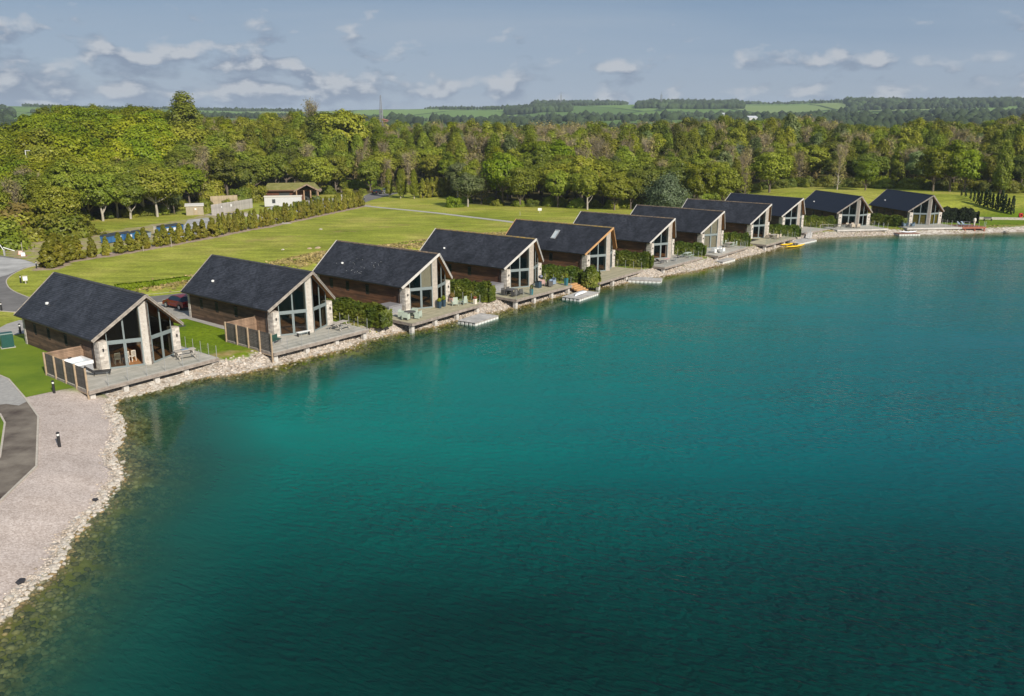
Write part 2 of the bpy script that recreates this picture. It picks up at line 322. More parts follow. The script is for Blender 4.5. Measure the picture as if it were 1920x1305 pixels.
def groundmat():
    m = bpy.data.materials.new('ground'); m.use_nodes = True; nt = m.node_tree; L = nt.links; b = nt.nodes['Principled BSDF']
    b.inputs['Roughness'].default_value = .95; b.inputs['Specular IOR Level'].default_value = .1
    at = N(nt, 'ShaderNodeAttribute', attribute_name='zone'); sp = N(nt, 'ShaderNodeSeparateColor'); L.new(at.outputs['Color'], sp.inputs[0])
    at2 = N(nt, 'ShaderNodeAttribute', attribute_name='zone2'); sp2 = N(nt, 'ShaderNodeSeparateColor'); L.new(at2.outputs['Color'], sp2.inputs[0])
    geo = N(nt, 'ShaderNodeNewGeometry')
    def nz(s, d=5.0, r=.6, st=None):
        n = N(nt, 'ShaderNodeTexNoise', i_Scale=s, i_Detail=d, i_Roughness=r)
        if st: mp = N(nt, 'ShaderNodeMapping'); mp.inputs['Scale'].default_value = st; L.new(geo.outputs['Position'], mp.inputs[0]); L.new(mp.outputs[0], n.inputs[0])
        else: L.new(geo.outputs['Position'], n.inputs[0])
        return n.outputs[0]
    # field grass: yellow green with long patches; lawn: deeper green
    g1 = ramp(nt, [(.30, (.21, .25, .026)), (.5, (.30, .32, .045)), (.62, (.37, .35, .07)), (.75, (.40, .33, .10))]); L.new(nz(.045, 6.0, .62), g1.inputs[0])
    fine = ramp(nt, [(.3, (.62,) * 3), (.7, (1.3,) * 3)]); L.new(nz(2.2, 5.0, .7), fine.inputs[0])
    mid = ramp(nt, [(.32, (.66,) * 3), (.68, (1.22,) * 3)]); L.new(nz(.42, 5.0, .65, (.45, 1.3, 1)), mid.inputs[0])
    g1 = mixc(nt, 1, mixc(nt, 1, g1.outputs[0], mid.outputs[0], 'MULTIPLY'), fine.outputs[0], 'MULTIPLY')
    g2 = ramp(nt, [(.3, (.095, .16, .006)), (.7, (.17, .235, .012))]); L.new(nz(.22, 5.0, .6), g2.inputs[0]); g2 = mixc(nt, 1, g2.outputs[0], fine.outputs[0], 'MULTIPLY')
    c = mixc(nt, sp2.outputs[0], g1, g2)
    # dry ochre scrub patches
    dr = ramp(nt, [(.3, (.2, .16, .03)), (.55, (.34, .25, .10)), (.75, (.42, .31, .17))]); L.new(nz(.8, 5.0, .7), dr.inputs[0])
    dm = mth(nt, 'MULTIPLY', mth(nt, 'SUBTRACT', mth(nt, 'ADD', sp.outputs[2], mth(nt, 'MULTIPLY', nz(.5, 4.0), .9)), .8), 4.0, True)
    c = mixc(nt, dm, c, dr.outputs[0])
    # bare soil under the hedges and in the works yard
    so_ = ramp(nt, [(.3, (.24, .17, .12)), (.55, (.38, .29, .22)), (.75, (.50, .41, .34))]); L.new(nz(.9, 5.0, .7), so_.inputs[0])
    sm = mth(nt, 'MULTIPLY', mth(nt, 'SUBTRACT', mth(nt, 'ADD', sp2.outputs[1], mth(nt, 'MULTIPLY', nz(.7, 4.0), .7)), .85), 5.0, True)
    c = mixc(nt, sm, c, so_.outputs[0])
    # woodland floor
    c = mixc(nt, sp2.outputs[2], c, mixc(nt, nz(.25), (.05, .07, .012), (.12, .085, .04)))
    # gravel beach
    vg = N(nt, 'ShaderNodeTexVoronoi', i_Scale=13.0); L.new(geo.outputs['Position'], vg.inputs[0])
    gs = N(nt, 'ShaderNodeSeparateColor'); L.new(vg.outputs['Color'], gs.inputs[0])
    gr = ramp(nt, [(.0, (.38, .315, .275)), (.5, (.48, .405, .36)), (1, (.58, .505, .455))]); L.new(gs.outputs[0], gr.inputs[0])
    gl = ramp(nt, [(.3, (.86, .84, .82)), (.7, (1.1, 1.1, 1.1))]); L.new(nz(.5, 4.0), gl.inputs[0])
    gcol = mixc(nt, 1, gr.outputs[0], gl.outputs[0], 'MULTIPLY')
    c = mixc(nt, sp.outputs[1], c, gcol)
    # limestone rubble of the bank
    vs = N(nt, 'ShaderNodeTexVoronoi', i_Scale=3.4); L.new(geo.outputs['Position'], vs.inputs[0]); ss = N(nt, 'ShaderNodeSeparateColor'); L.new(vs.outputs['Color'], ss.inputs[0])
    st = ramp(nt, [(0, (.34, .29, .24)), (.5, (.47, .42, .36)), (1, (.60, .56, .50))]); L.new(ss.outputs[0], st.inputs[0])
    stn = ramp(nt, [(.35, (.36, .29, .2)), (.5, (1, 1, 1))]); L.new(nz(.9, 5.0, .65), stn.inputs[0])
    stc = mixc(nt, .75, st.outputs[0], mixc(nt, 1, st.outputs[0], stn.outputs[0], 'MULTIPLY'))
    smk = mth(nt, 'MULTIPLY', mth(nt, 'SUBTRACT', mth(nt, 'ADD', sp.outputs[0], mth(nt, 'MULTIPLY', nz(1.1, 4.0), .7)), .82), 6.0, True)
    c = mixc(nt, smk, c, stc)
    # lake bed: algae browns near the edge, pale silt deeper, weedy green band at places
    ab = ramp(nt, [(.3, (.06, .045, .012)), (.5, (.17, .12, .035)), (.7, (.34, .27, .12))]); L.new(nz(1.6, 6.0, .75), ab.inputs[0])
    wd = mixc(nt, nz(.9), (.10, .14, .01), (.24, .22, .02))
    bm = mixc(nt, mth(nt, 'MULTIPLY', at2.outputs['Alpha'], 1.0, True), ab.outputs[0], wd)
    c = mixc(nt, at.outputs['Alpha'], c, bm)
    # far farmland: patchwork of fields beyond the woods
    sv = N(nt, 'ShaderNodeSeparateXYZ'); L.new(geo.outputs['Position'], sv.inputs[0])
    ln = N(nt, 'ShaderNodeVectorMath'); ln.operation = 'LENGTH'; L.new(geo.outputs['Position'], ln.inputs[0])
    far = mth(nt, 'MULTIPLY_ADD', ln.outputs['Value'], 1 / 120, True); far.node.inputs[2].default_value = -3.9
    mpf = N(nt, 'ShaderNodeMapping'); mpf.inputs['Rotation'].default_value = (0, 0, .5); mpf.inputs['Scale'].default_value = (1, .6, 0); L.new(geo.outputs['Position'], mpf.inputs[0])
    vf = N(nt, 'ShaderNodeTexVoronoi', i_Scale=.0035); L.new(mpf.outputs[0], vf.inputs[0]); fs = N(nt, 'ShaderNodeSeparateColor'); L.new(vf.outputs['Color'], fs.inputs[0])
    fc = ramp(nt, [(0, (.09, .15, .04)), (.3, (.13, .21, .05)), (.6, (.17, .26, .07)), (.85, (.22, .26, .10)), (1, (.13, .19, .06))]); L.new(fs.outputs[0], fc.inputs[0])
    ve = N(nt, 'ShaderNodeTexVoronoi', i_Scale=.0035, feature='DISTANCE_TO_EDGE'); L.new(mpf.outputs[0], ve.inputs[0])
    he = mth(nt, 'LESS_THAN', ve.outputs[0], .02)
    fcc = mixc(nt, mth(nt, 'MULTIPLY', he, .85), fc.outputs[0], (.02, .04, .015))
    c = mixc(nt, far, c, fcc)
    L.new(c, b.inputs['Base Color'])
    bh = mth(nt, 'ADD', mth(nt, 'MULTIPLY', nz(9, 3.0), .5), mth(nt, 'MULTIPLY', vs.outputs['Distance'], mth(nt, 'MULTIPLY', smk, -2.0)))
    bp = N(nt, 'ShaderNodeBump', i_Strength=.6, i_Distance=.1); L.new(bh, bp.inputs['Height']); L.new(bp.outputs[0], b.inputs['Normal'])
    return m

def inpoly(P, poly):
    r = np.zeros(len(P), bool); q = np.array(poly)
    for i in range(len(q)):
        a, b = q[i], q[(i + 1) % len(q)]
        r ^= ((a[1] > P[:, 1]) != (b[1] > P[:, 1])) & (P[:, 0] < (b[0] - a[0]) * (P[:, 1] - a[1]) / (b[1] - a[1] + 1e-12) + a[0])
    return r
def polydist(P, pts):
    d2 = np.full(len(P), 1e18); q = np.array(pts, float)
    for i in range(len(q) - 1):
        ab = q[i + 1] - q[i]; t = np.clip(((P - q[i]) @ ab) / (ab @ ab), 0, 1); d2 = np.minimum(d2, ((P - q[i] - t[:, None] * ab) ** 2).sum(1))
    return np.sqrt(d2)
HEDGE = [px(88, 503), px(115, 490), px(163, 483), px(207, 477), px(248, 470), px(300, 461), px(344, 453), px(403, 442), px(450, 432), px(500, 424), px(560, 411), px(620, 398), px(683, 385)]
TREE_T = [(-150, 146), (-60, 146), (0, 147), (135, 150), (160, 180), (330, 192), (350, 206), (478, 228), (500, 254), (590, 252), (720, 256), (845, 262), (865, 222), (905, 216), (1180, 205), (1290, 224), (1390, 232), (1500, 238), (1690, 230), (1920, 213), (2060, 205)]
def tree_front(pxx): return np.interp(pxx, [a for a, b in TREE_T], [b for a, b in TREE_T])

def build_ground():
    xs = lines([(-130, -62, 2.0), (-62, 112, .55), (112, 170, 2.0)], -4600, 4600); ys = lines([(-40, 26, 2.5), (26, 174, .55), (174, 470, 3.0)], -1500, 4300)
    P, F = grid_mesh('ground', xs, ys); d = shore_dist(P); z = ground_z(P, d)
    me = npmesh('ground', np.c_[P, z], F); me.polygons.foreach_set('use_smooth', [True] * len(me.polygons))
    n = len(P); zone = np.zeros((n, 4)); z2 = np.zeros((n, 4))
    beach = sst((-P[:, 1] + 61.5 + .12 * (P[:, 0] + 35)) / 1.2)
    zone[:, 0] = np.where(beach > .5, 1 - np.abs(d - .2) / .9, 1 - np.abs(d - .9) / 3.1).clip(0, 1) * (d > -.6)
    zone[:, 1] = beach * (d > -.5) * (P[:, 0] > -75)
    for mx, my, mh, sx in ((-43, 106, .9, 7), (-37, 112.5, .8, 6), (-30, 124, 1, 8), (-23, 132, 1, 8), (-15, 142, .9, 9), (-6, 152, .8, 9), (-45, 150, .42, 14), (-30, 165, .42, 22), (-10, 175, .38, 16)):
        u = (P[:, 0] - mx) * .63 + (P[:, 1] - my) * .77; w = -(P[:, 0] - mx) * .77 + (P[:, 1] - my) * .63
        zone[:, 2] = np.maximum(zone[:, 2], mh * np.exp(-(u / sx) ** 2 - (w / 4.5) ** 2))
    zone[:, 2] = np.maximum(zone[:, 2], .55 * np.exp(-((d - 3.4) / 1.4) ** 2) * (P[:, 1] > 66))
    zone[:, 3] = sst(-d / .5 + .3) * (P[:, 1] < 1000)
    # lawn (mown) around the lodges
    z2[:, 0] = sst((17.5 - np.abs(d - 6)) / 3)
    hd = polydist(P, HEDGE); z2[:, 1] = np.exp(-(hd / 2.6) ** 2) * 1.05
    yard = [px(0, 478), px(70, 500), px(90, 478), px(300, 452), px(400, 425), px(480, 395), px(420, 392), px(340, 412), px(150, 440), px(0, 455)]
    z2[:, 1] = np.maximum(z2[:, 1], inpoly(P, yard) * .6)
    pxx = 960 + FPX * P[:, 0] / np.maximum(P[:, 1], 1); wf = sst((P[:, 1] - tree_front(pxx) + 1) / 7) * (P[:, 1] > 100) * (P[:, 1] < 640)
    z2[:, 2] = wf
    z2[:, 3] = np.exp(-((d + 1.0) / .8) ** 2) * np.interp(P[:, 0], [-24, -19, -15, -2, 3, 18, 23, 31, 34], [0, 1, .9, .9, .1, .1, .9, .7, 0])
    set_col(me, 'zone', zone); set_col(me, 'zone2', z2)
    structure(put('ground', me, groundmat()))
build_ground()

def watermat():
    m = bpy.data.materials.new('lake_water'); m.use_nodes = True; nt = m.node_tree; L = nt.links; nt.nodes.clear()
    out = N(nt, 'ShaderNodeOutputMaterial'); at = N(nt, 'ShaderNodeAttribute', attribute_name='depth_near_dark'); geo = N(nt, 'ShaderNodeNewGeometry')
    dep = N(nt, 'ShaderNodeSeparateColor'); L.new(at.outputs['Color'], dep.inputs[0]); dd = dep.outputs[0]   # distance from shore / 100
    n0 = N(nt, 'ShaderNodeTexNoise', i_Scale=.06, i_Detail=3.0); L.new(geo.outputs['Position'], n0.inputs[0])
    dj = mth(nt, 'ADD', dd, mth(nt, 'MULTIPLY', mth(nt, 'SUBTRACT', n0.outputs[0], .5), .05))
    col = ramp(nt, [(0, (.03, .09, .05)), (.06, (.01, .10, .07)), (.10, (.0, .168, .130)), (.2, (.0, .160, .132)), (.36, (.0, .130, .128)), (.6, (.0, .104, .120)), (.8, (.0, .050, .043)), (1, (.0, .016, .012))]); L.new(dj, col.inputs[0]); bas = mth(nt, 'ADD', dep.outputs[1], mth(nt, 'MULTIPLY', mth(nt, 'SUBTRACT', n0.outputs[0], .5), mth(nt, 'MULTIPLY', dep.outputs[1], .5)), True); colx = mixc(nt, bas, col.outputs[0], (.0, .026, .0205))  # colour painted darker towards the camera, where the steeper view reflects less sky
    opa = ramp(nt, [(0, (.04,) * 3), (.015, (.20,) * 3), (.038, (.62,) * 3), (.065, (.93,) * 3), (.10, (1,) * 3)], 'EASE'); L.new(dj, opa.inputs[0])
    mp = N(nt, 'ShaderNodeMapping', vector_type='TEXTURE'); mp.inputs['Rotation'].default_value = (0, 0, -.5); mp.inputs['Scale'].default_value = (.95, .38, 1); L.new(geo.outputs['Position'], mp.inputs[0])
    w1 = N(nt, 'ShaderNodeTexNoise', i_Scale=1.35, i_Detail=2.5, i_Roughness=.55, i_Distortion=.4); L.new(mp.outputs[0], w1.inputs[0])
    mp2 = N(nt, 'ShaderNodeMapping', vector_type='TEXTURE'); mp2.inputs['Rotation'].default_value = (0, 0, -.3); mp2.inputs['Scale'].default_value = (2.0, .75, 1); L.new(geo.outputs['Position'], mp2.inputs[0])
    w2 = N(nt, 'ShaderNodeTexNoise', i_Scale=.35, i_Detail=2.0); L.new(mp2.outputs[0], w2.inputs[0])
    # gusts: rougher and calmer lanes across the lake
    mp3 = N(nt, 'ShaderNodeMapping', vector_type='TEXTURE'); mp3.inputs['Rotation'].default_value = (0, 0, -.15); mp3.inputs['Scale'].default_value = (3.0, 1, 1); L.new(geo.outputs['Position'], mp3.inputs[0])
    gu = N(nt, 'ShaderNodeTexNoise', i_Scale=.045, i_Detail=3.0); L.new(mp3.outputs[0], gu.inputs[0]); gur = ramp(nt, [(.38, (.28,) * 3), (.6, (1,) * 3)]); L.new(gu.outputs[0], gur.inputs[0])
    cal = mth(nt, 'MULTIPLY_ADD', dd, 6.0, True); cal.node.inputs[2].default_value = .22     # sheltered near the bank
    amp = mth(nt, 'MULTIPLY', gur.outputs[0], cal)
    hsum = mth(nt, 'ADD', mth(nt, 'MULTIPLY', w1.outputs[0], .5), mth(nt, 'MULTIPLY', w2.outputs[0], .6))
    hh = mth(nt, 'MULTIPLY', hsum, amp)
    bp = N(nt, 'ShaderNodeBump', i_Strength=1.0, i_Distance=.15); L.new(hh, bp.inputs['Height']); bp2 = N(nt, 'ShaderNodeBump', i_Strength=1.0, i_Distance=.95); L.new(hh, bp2.inputs['Height'])
    # body of the water: scattered light from suspended limestone
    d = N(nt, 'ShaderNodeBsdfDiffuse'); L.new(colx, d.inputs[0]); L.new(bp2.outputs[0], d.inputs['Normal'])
    t = N(nt, 'ShaderNodeBsdfTransparent'); tt = ramp(nt, [(0, (.95, .95, .88)), (.06, (.45, .8, .7)), (.12, (.2, .6, .55))]); L.new(dj, tt.inputs[0]); L.new(tt.outputs[0], t.inputs[0])
    mx = N(nt, 'ShaderNodeMixShader'); L.new(opa.outputs[0], mx.inputs[0]); L.new(t.outputs[0], mx.inputs[1]); L.new(d.outputs[0], mx.inputs[2])
    g = N(nt, 'ShaderNodeBsdfGlossy', i_Roughness=.055); L.new(bp.outputs[0], g.inputs['Normal'])
    fr = N(nt, 'ShaderNodeFresnel', i_IOR=1.33); L.new(bp.outputs[0], fr.inputs['Normal'])
    fro = mth(nt, 'MULTIPLY', mth(nt, 'MULTIPLY', fr.outputs[0], .75), mth(nt, 'SUBTRACT', 1.0, geo.outputs['Backfacing']))      # light coming up out of the water passes
    m2 = N(nt, 'ShaderNodeMixShader'); L.new(fro, m2.inputs[0]); L.new(mx.outputs[0], m2.inputs[1]); L.new(g.outputs[0], m2.inputs[2])
    L.new(m2.outputs[0], out.inputs[0]); return m
def build_water():
    xs = lines([(-50, 130, 1.2)], -60, 262); ys = lines([(10, 175, 1.2)], -140, 176)
    P, F = grid_mesh('w', xs, ys); d = shore_dist(P)
    keep = (d[F] < 1.5).any(1); F = F[keep]
    me = npmesh('lake_water', np.c_[P, np.zeros(len(P))], F)
    dv = np.clip(-d / 100, 0, .6); b_ = sst((58 - P[:, 1]) / 30) * sst((-d - .5) / 11); set_col(me, 'depth_near_dark', np.c_[dv, b_, dv, np.ones(len(P))])  # second channel: painted darkening towards the camera, not water depth
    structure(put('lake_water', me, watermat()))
build_water()

# ------------------------------------------------------------------ roads, paths, lawns: flat sheets a few mm above one another
asphalt = mat('asphalt', (.17, .16, .15), .9, .14, .6, bump=.2, bscale=14)
asph_l = mat('pale_asphalt', (.40, .39, .37), .9, .2, .35)
kerbm = mat('kerb_stone', (.48, .43, .36), .9, .1, 3)
lawnm = mat('lawn_grass', (.17, .235, .012), .95, .1, .3, col2=(.095, .16, .006), bump=.4, bscale=12, detail=8)
fieldm = mat('road_verge_grass', (.2, .21, .03), .95, .1, .3, col2=(.13, .16, .014), bump=.4, bscale=12, detail=8)
pavem = mat('path_slab', (.36, .34, .31), .9, .12, 1.5)
def sheet(name, pts, z, m, kind=True):
    o = put(name, MB().add([(x, y, z) for x, y in pts], [tuple(range(len(pts)))]), m)
    return structure(o)
def smooth_poly(pts, it=2):
    for _ in range(it):
        q = []
        for a, b in zip(pts[:-1], pts[1:]): q += [(a[0] * .75 + b[0] * .25, a[1] * .75 + b[1] * .25), (a[0] * .25 + b[0] * .75, a[1] * .25 + b[1] * .75)]
        pts = [pts[0]] + q + [pts[-1]]
    return pts
def kerb(pts, name='kerb', w=.12, z=.985):
    mb = MB()
    for a, b in zip(pts[:-1], pts[1:]): mb.beam((*a, z - .06), (*b, z - .06), w, .12)
    return structure(put(name, mb, kerbm))
Zr = .935
# road that loops in from the left edge and passes behind the first lodges
outer = smooth_poly([px(-60, 470), px(40, 484), px(76, 497), px(52, 501), px(28, 511), px(13, 522), px(11, 531), px(20, 544), px(52, 557)], 2)
outer2 = [px(52, 557), px(110, 566), (-44.0, 98.7), (-38.5, 102.2), (-24, 115.6), (-8, 131.5)]
inner = [(-3.2, 126.5), (-20, 110.2), (-36.0, 97.4), (-41.2, 93.4), (-55, 88.6), px(0, 583), px(-80, 575)]
sheet('road', outer + outer2[1:] + inner, Zr, asphalt)
kerb(smooth_poly([px(76, 497), px(52, 501), px(28, 511), px(13, 522), px(11, 531), px(20, 544), px(52, 557)], 2) + outer2[1:])
kerb([px(-80, 575), px(0, 583), (-55, 88.6), (-48, 91.2)]); kerb([(-41.2, 93.4), (-36, 97.4), (-20, 110.2), (-3.2, 126.5)])
sheet('road_junction', [px(-70, 478), px(-10, 480), px(45, 487), px(76, 497), px(45, 502), px(15, 515), px(-40, 530), px(-90, 520)], Zr + .005, asph_l)
# parking bay by the second lodge
sheet('driveway', [(-41.0, 93.3), (-36.2, 97.0), (-33.6, 94.2), (-34.6, 92.6), (-33.3, 87.2), (-36.0, 84.7), (-40.6, 88.0)], Zr + .004, mat('driveway_gravel', (.33, .31, .27), .95, .2, 2.5, bump=.3))
# drive and gravel corner at the lower left
kp = [px(-60, 690), px(0, 703.7), px(16, 710.6), px(47, 746.2), px(71.7, 780.7), px(68.3, 873.8), px(0, 939.3), px(-60, 990)]
island = [px(-60, 770), px(0, 776), px(9.2, 793), px(0, 857), px(-60, 920)]
stain = mat('stained_asphalt', (.25, .215, .17), .9, .1, .42, col2=(.07, .052, .042), detail=6, bump=.15, bscale=20)
sheet('drive', kp, Zr, stain); sheet('drive_apron', [px(-60, 690), px(0, 703.7), px(16, 710.6), px(47, 746.2), px(51, 752), px(35, 760), px(12, 757), px(-60, 765)], Zr + .005, mat('apron_chip', (.36, .345, .32), .9, .1, 3))
kerb(kp); kerb(island); sheet('verge', island, Zr + .012, lawnm)
la = px(47, 746.2); lb = px(140, 725.5)
lawn1 = [px(-60, 686), px(0, 701.5), px(16.5, 708.5), px(48, 744.5), px(141, 724.5), (-32.9, 61.2), (-33.0, 63.0), (-36.0, 68.0), (-43.5, 74.0), (-47.5, 78.2), (-50.2, 77.6), px(-60, 640)]
sheet('lawn', lawn1, Zr + .004, lawnm)
# slab path along the first lodge and out to the road
sheet('path', [px(-70, 622), px(0, 614), px(13, 607), px(36, 600), (-45.2, 82.8), (-40.4, 78.0), (-34.6, 73.6), (-35.0, 72.6), (-42.4, 76.2), (-48.4, 78.9), px(0, 632), px(-70, 648)], Zr + .009, pavem)
sheet('path', [(-31.0, 91.6), (-30.2, 91.2), (-34.0, 86.2), (-27.3, 80.9), (-28.2, 79.9), (-34.7, 85.4), (-36.2, 84.8), (-36.6, 85.6)], Zr + .009, pavem)
# thin path across the meadow and the works track
def strip(name, pts, w, z, m):
    mb = MB()
    for a, b in zip(pts[:-1], pts[1:]):
        d = Vector((b[0] - a[0], b[1] - a[1], 0)).normalized(); p = Vector((-d.y, d.x, 0)) * w / 2
        mb.add([(a[0] - p.x, a[1] - p.y, z), (a[0] + p.x, a[1] + p.y, z), (b[0] + p.x, b[1] + p.y, z), (b[0] - p.x, b[1] - p.y, z)], [(0, 3, 2, 1)])
    return structure(put(name, mb, m))
strip('path', smooth_poly([px(660, 382), px(690, 387), px(800, 397), px(900, 409), px(960, 416), px(1010, 424)], 1), 1.9, .945, mat('worn_path', (.40, .38, .33), .95, .1, 1))
strip('track', smooth_poly([px(395, 404), px(440, 398), px(500, 409), px(530, 420)], 1), 4, .94, mat('track_grit', (.5, .44, .38), .95, .15, 1))
sheet('car_park', [px(660, 378), px(715, 352), px(745, 352), px(748, 362), px(700, 374), px(683, 380)], .95, asphalt)
sheet('yard', [px(330, 446), px(352, 412), px(390, 408), px(400, 422), px(370, 440)], .94, asph_l)
sheet('forecourt', [px(500, 392), px(520, 384), px(600, 372), px(645, 372), px(640, 384), px(560, 397)], .945, mat('forecourt_chip', (.4, .38, .35), .95, .15, 1))
# ------------------------------------------------------------------ lodges
slate = mat('roof_slate', (.030, .032, .040), .55, .3, .5, island=.34, spec=.45, objrand=.08)
slate_blue = mat('dark_roof_slate', (.016, .02, .034), .5, .12, 1.2, island=.12, spec=.45)
ridge_m = mat('ridge_tile', (.06, .06, .065), .7, .2, 3); ridge_moss = mat('mossy_ridge_tile', (.36, .24, .06), .9, .2, 3, col2=(.14, .12, .09))
moss_m = mat('lichen_ridge_tile', (.24, .17, .11), .9, .2, 3, col2=(.08, .07, .06))
weath = mat('weathered_timber', (.33, .29, .25), .85, .2, 3, island=.14, stretch=(1, 1, 1)); weath_w = mat('silvered_timber', (.56, .53, .49), .8, .12, 2, island=.08)
tan_t = mat('fresh_timber', (.50, .29, .13), .8, .15, 2, island=.08)
orange_t = mat('soffit_timber', (.42, .19, .06), .7, .15, 3, island=.1)
clad_m = mat('dark_cladding', (.16, .098, .062), .85, .3, .9, island=.24, stretch=(.5, .5, 2.5), col2=(.075, .05, .036), bump=.2)
clad_r = mat('redbrown_cladding', (.19, .085, .045), .85, .3, .9, island=.2, stretch=(.5, .5, 2.5), col2=(.085, .045, .03), bump=.2)
core_m = mat('wall_core', (.05, .035, .028), .9, .1)
white_b = mat('painted_brick', (.64, .60, .54), .85, .1, 4, island=.05, col2=(.55, .50, .44)); pier_t = mat('grey_pier_timber', (.24, .20, .17), .85, .2, 3, island=.18)
block_m = mat('pale_block', (.60, .56, .50), .85, .15, 3, island=.20, col2=(.42, .37, .32)); beige_b = mat('beige_pier_block', (.48, .42, .36), .85, .08, 3, island=.06)
mortar = mat('mortar', (.52, .47, .41), .95, .1)
frame_m = mat('grey_window_frame', (.20, .235, .235), .5, .05, 2, spec=.4); dark_fr = mat('dark_frame', (.05, .055, .055), .5, .05)
pane_m = glassmat('window_glass', (.66, .67, .64), .05); bal_m = glassmat('balustrade_glass', (.985, .99, .988), .01, .01)
floor_m = mat('oak_floor', (.42, .20, .08), .5, .2, 2, island=.1); inner_m = mat('inner_wall', (.20, .17, .14), .9, .05)
black_m = mat('black_metal', (.025, .025, .027), .5, .1, spec=.4); steel = mat('brushed_steel', (.45, .45, .44), .4, .05, spec=.5, metallic=.4)
blind_m = mat('roller_blind', (.85, .74, .62), .9, .05); blind_y = mat('olive_curtain', (.42, .33, .06), .9, .1)
deck_m = mat('weathered_decking', (.46, .43, .375), .85, .14, 1.2, island=.10, objrand=.16, col2=(.35, .33, .28))
deck_g = mat('greened_decking', (.40, .355, .24), .85, .16, 1.0, objrand=.14, island=.08, col2=(.29, .27, .18)); deck_r = mat('red_decking', (.30, .13, .09), .85, .15, 1, objrand=.1)
fascia_m = mat('deck_edge_timber', (.30, .255, .22), .85, .2, 2.5, island=.1); post_c = mat('pale_pillar', (.55, .52, .48), .9, .25, 2.5)
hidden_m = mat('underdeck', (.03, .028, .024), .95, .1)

HE, HR, WE, WW, YB = 2.69, 6.12, 3.99, 3.5, 15.12      # eave height, ridge height, half widths, back
def yfront(u): return -.38 - 1.88 * u                  # u = 0 at the eave, 1 at the ridge: the raked prow
def slates():
    mb = MB(); n = 27; rs = random.Random(3)
    for s in (-1, 1):
        for k in range(n):
            u0, u1 = k / n, min(1, (k + 1.25) / n); y0 = yfront(k / n); y1 = YB; c = 52
            off = .5 if k % 2 else 0
            for j in range(-1, c):
                a = y0 + (y1 - y0) * max(0, (j + off) / c); b = y0 + (y1 - y0) * min(1, (j + 1 + off) / c) - .012
                if b - a < .05: continue
                j0 = rs.uniform(-.003, .006)
                def P(u, y, h):
                    x = WE * (1 - u); z = HE + (HR - HE) * u
                    return (s * (x + h * .652), y, z + h * .758)
                mb.hull8([P(u0, a, .0), P(u0, b, .0), P(u1, b, -.03), P(u1, a, -.03)], [P(u0, a, .034 + j0), P(u0, b, .034 + j0), P(u1, b, .006), P(u1, a, .006)]) if s > 0 else \
                mb.hull8([P(u0, a, .034 + j0), P(u0, b, .034 + j0), P(u1, b, .006), P(u1, a, .006)], [P(u0, a, .0), P(u0, b, .0), P(u1, b, -.03), P(u1, a, -.03)])
    return mb
def roof_core(t0=-.03, t1=-.16, inset=0):
    mb = MB()
    for s in (-1, 1):
        def P(u, y, h): return (s * (WE * (1 - u)), y, HE + (HR - HE) * u + h)
        e = inset
        mb.hull8([P(0, yfront(0) + e, t1), P(1, yfront(1) + e, t1), P(1, YB - e, t1), P(0, YB - e, t1)], [P(0, yfront(0) + e, t0), P(1, yfront(1) + e, t0), P(1, YB - e, t0), P(0, YB - e, t0)])
    return mb
def barge(s, front):
    mb = MB(); ya, yb = (yfront(0), yfront(1)) if front else (YB, YB); o = -.04 if front else .04
    for k, (dz, w, h) in enumerate(((-.10, .05, .26), (-.02, .10, .09))):
        mb.beam((s * (WE + .02), ya + o * (1 + k * .6), HE + dz), (s * .01, yb + o * (1 + k * .6), HR + dz + .01), w, h)
    return mb
def ridge():
    mb = MB(); y = yfront(1)
    while y < YB - .1:
        y2 = min(y + .44, YB)
        for s in (-1, 1): mb.hull8([(0, y, HR + .015), (s * .15, y, HR - .09), (s * .15, y2, HR - .09), (0, y2, HR + .015)], [(0, y, HR + .06), (s * .15, y, HR - .045), (s * .15, y2, HR - .045), (0, y2, HR + .06)])
        y += .455
    return mb
WINY = (5.85, 9.3, 12.2)
def cladding(s):
    mb = MB(); rs = random.Random(5 + s); z = -.28
    while z < 2.55:
        h = .145; segs = [(.45, 14.35)]
        if z + h > 1.15 and z < 2.16:
            segs = []; y = .45
            for w in WINY: segs.append((y, w - .32)); y = w + .32
            segs.append((y, 14.35))
        for a, b in segs:
            while a < b - .01:
                c = min(b, a + rs.choice((2.4, 3.6, 4.2))); c = b if b - c < .6 else c
                mb.hull8([(s * WW, a, z), (s * WW, c - .004, z), (s * WW, c - .004, z + h), (s * WW, a, z + h)], [(s * (WW + .045), a, z), (s * (WW + .045), c - .004, z), (s * (WW + .022), c - .004, z + h), (s * (WW + .022), a, z + h)])
                a = c
        z += h + .004
    return mb
def wall_core():
    mb = MB()
    for s in (-1, 1):
        x0, x1 = sorted((s * (WW - .18), s * (WW - .005)))
        ys = [.3] + [v for w in WINY for v in (w - .25, w + .25)] + [14.6]
        mb.box(x0, x1, .3, 14.6, -.35, 1.2); mb.box(x0, x1, .3, 14.6, 2.12, 2.78)
        for a, b in zip(ys[::2], ys[1::2]): mb.box(x0, x1, a, b, 1.2, 2.12)
    # back gable
    g = [(-WW + .18, -.35), (WW - .18, -.35), (WW - .18, HE - .05), (0, HR - .22), (-WW + .18, HE - .05)]
    mb.add([(x, 14.42, z) for x, z in g] + [(x, 14.6, z) for x, z in g], [(0, 1, 2, 3, 4), (9, 8, 7, 6, 5)] + [(i, i + 5, (i + 1) % 5 + 5, (i + 1) % 5) for i in range(5)])
    return mb
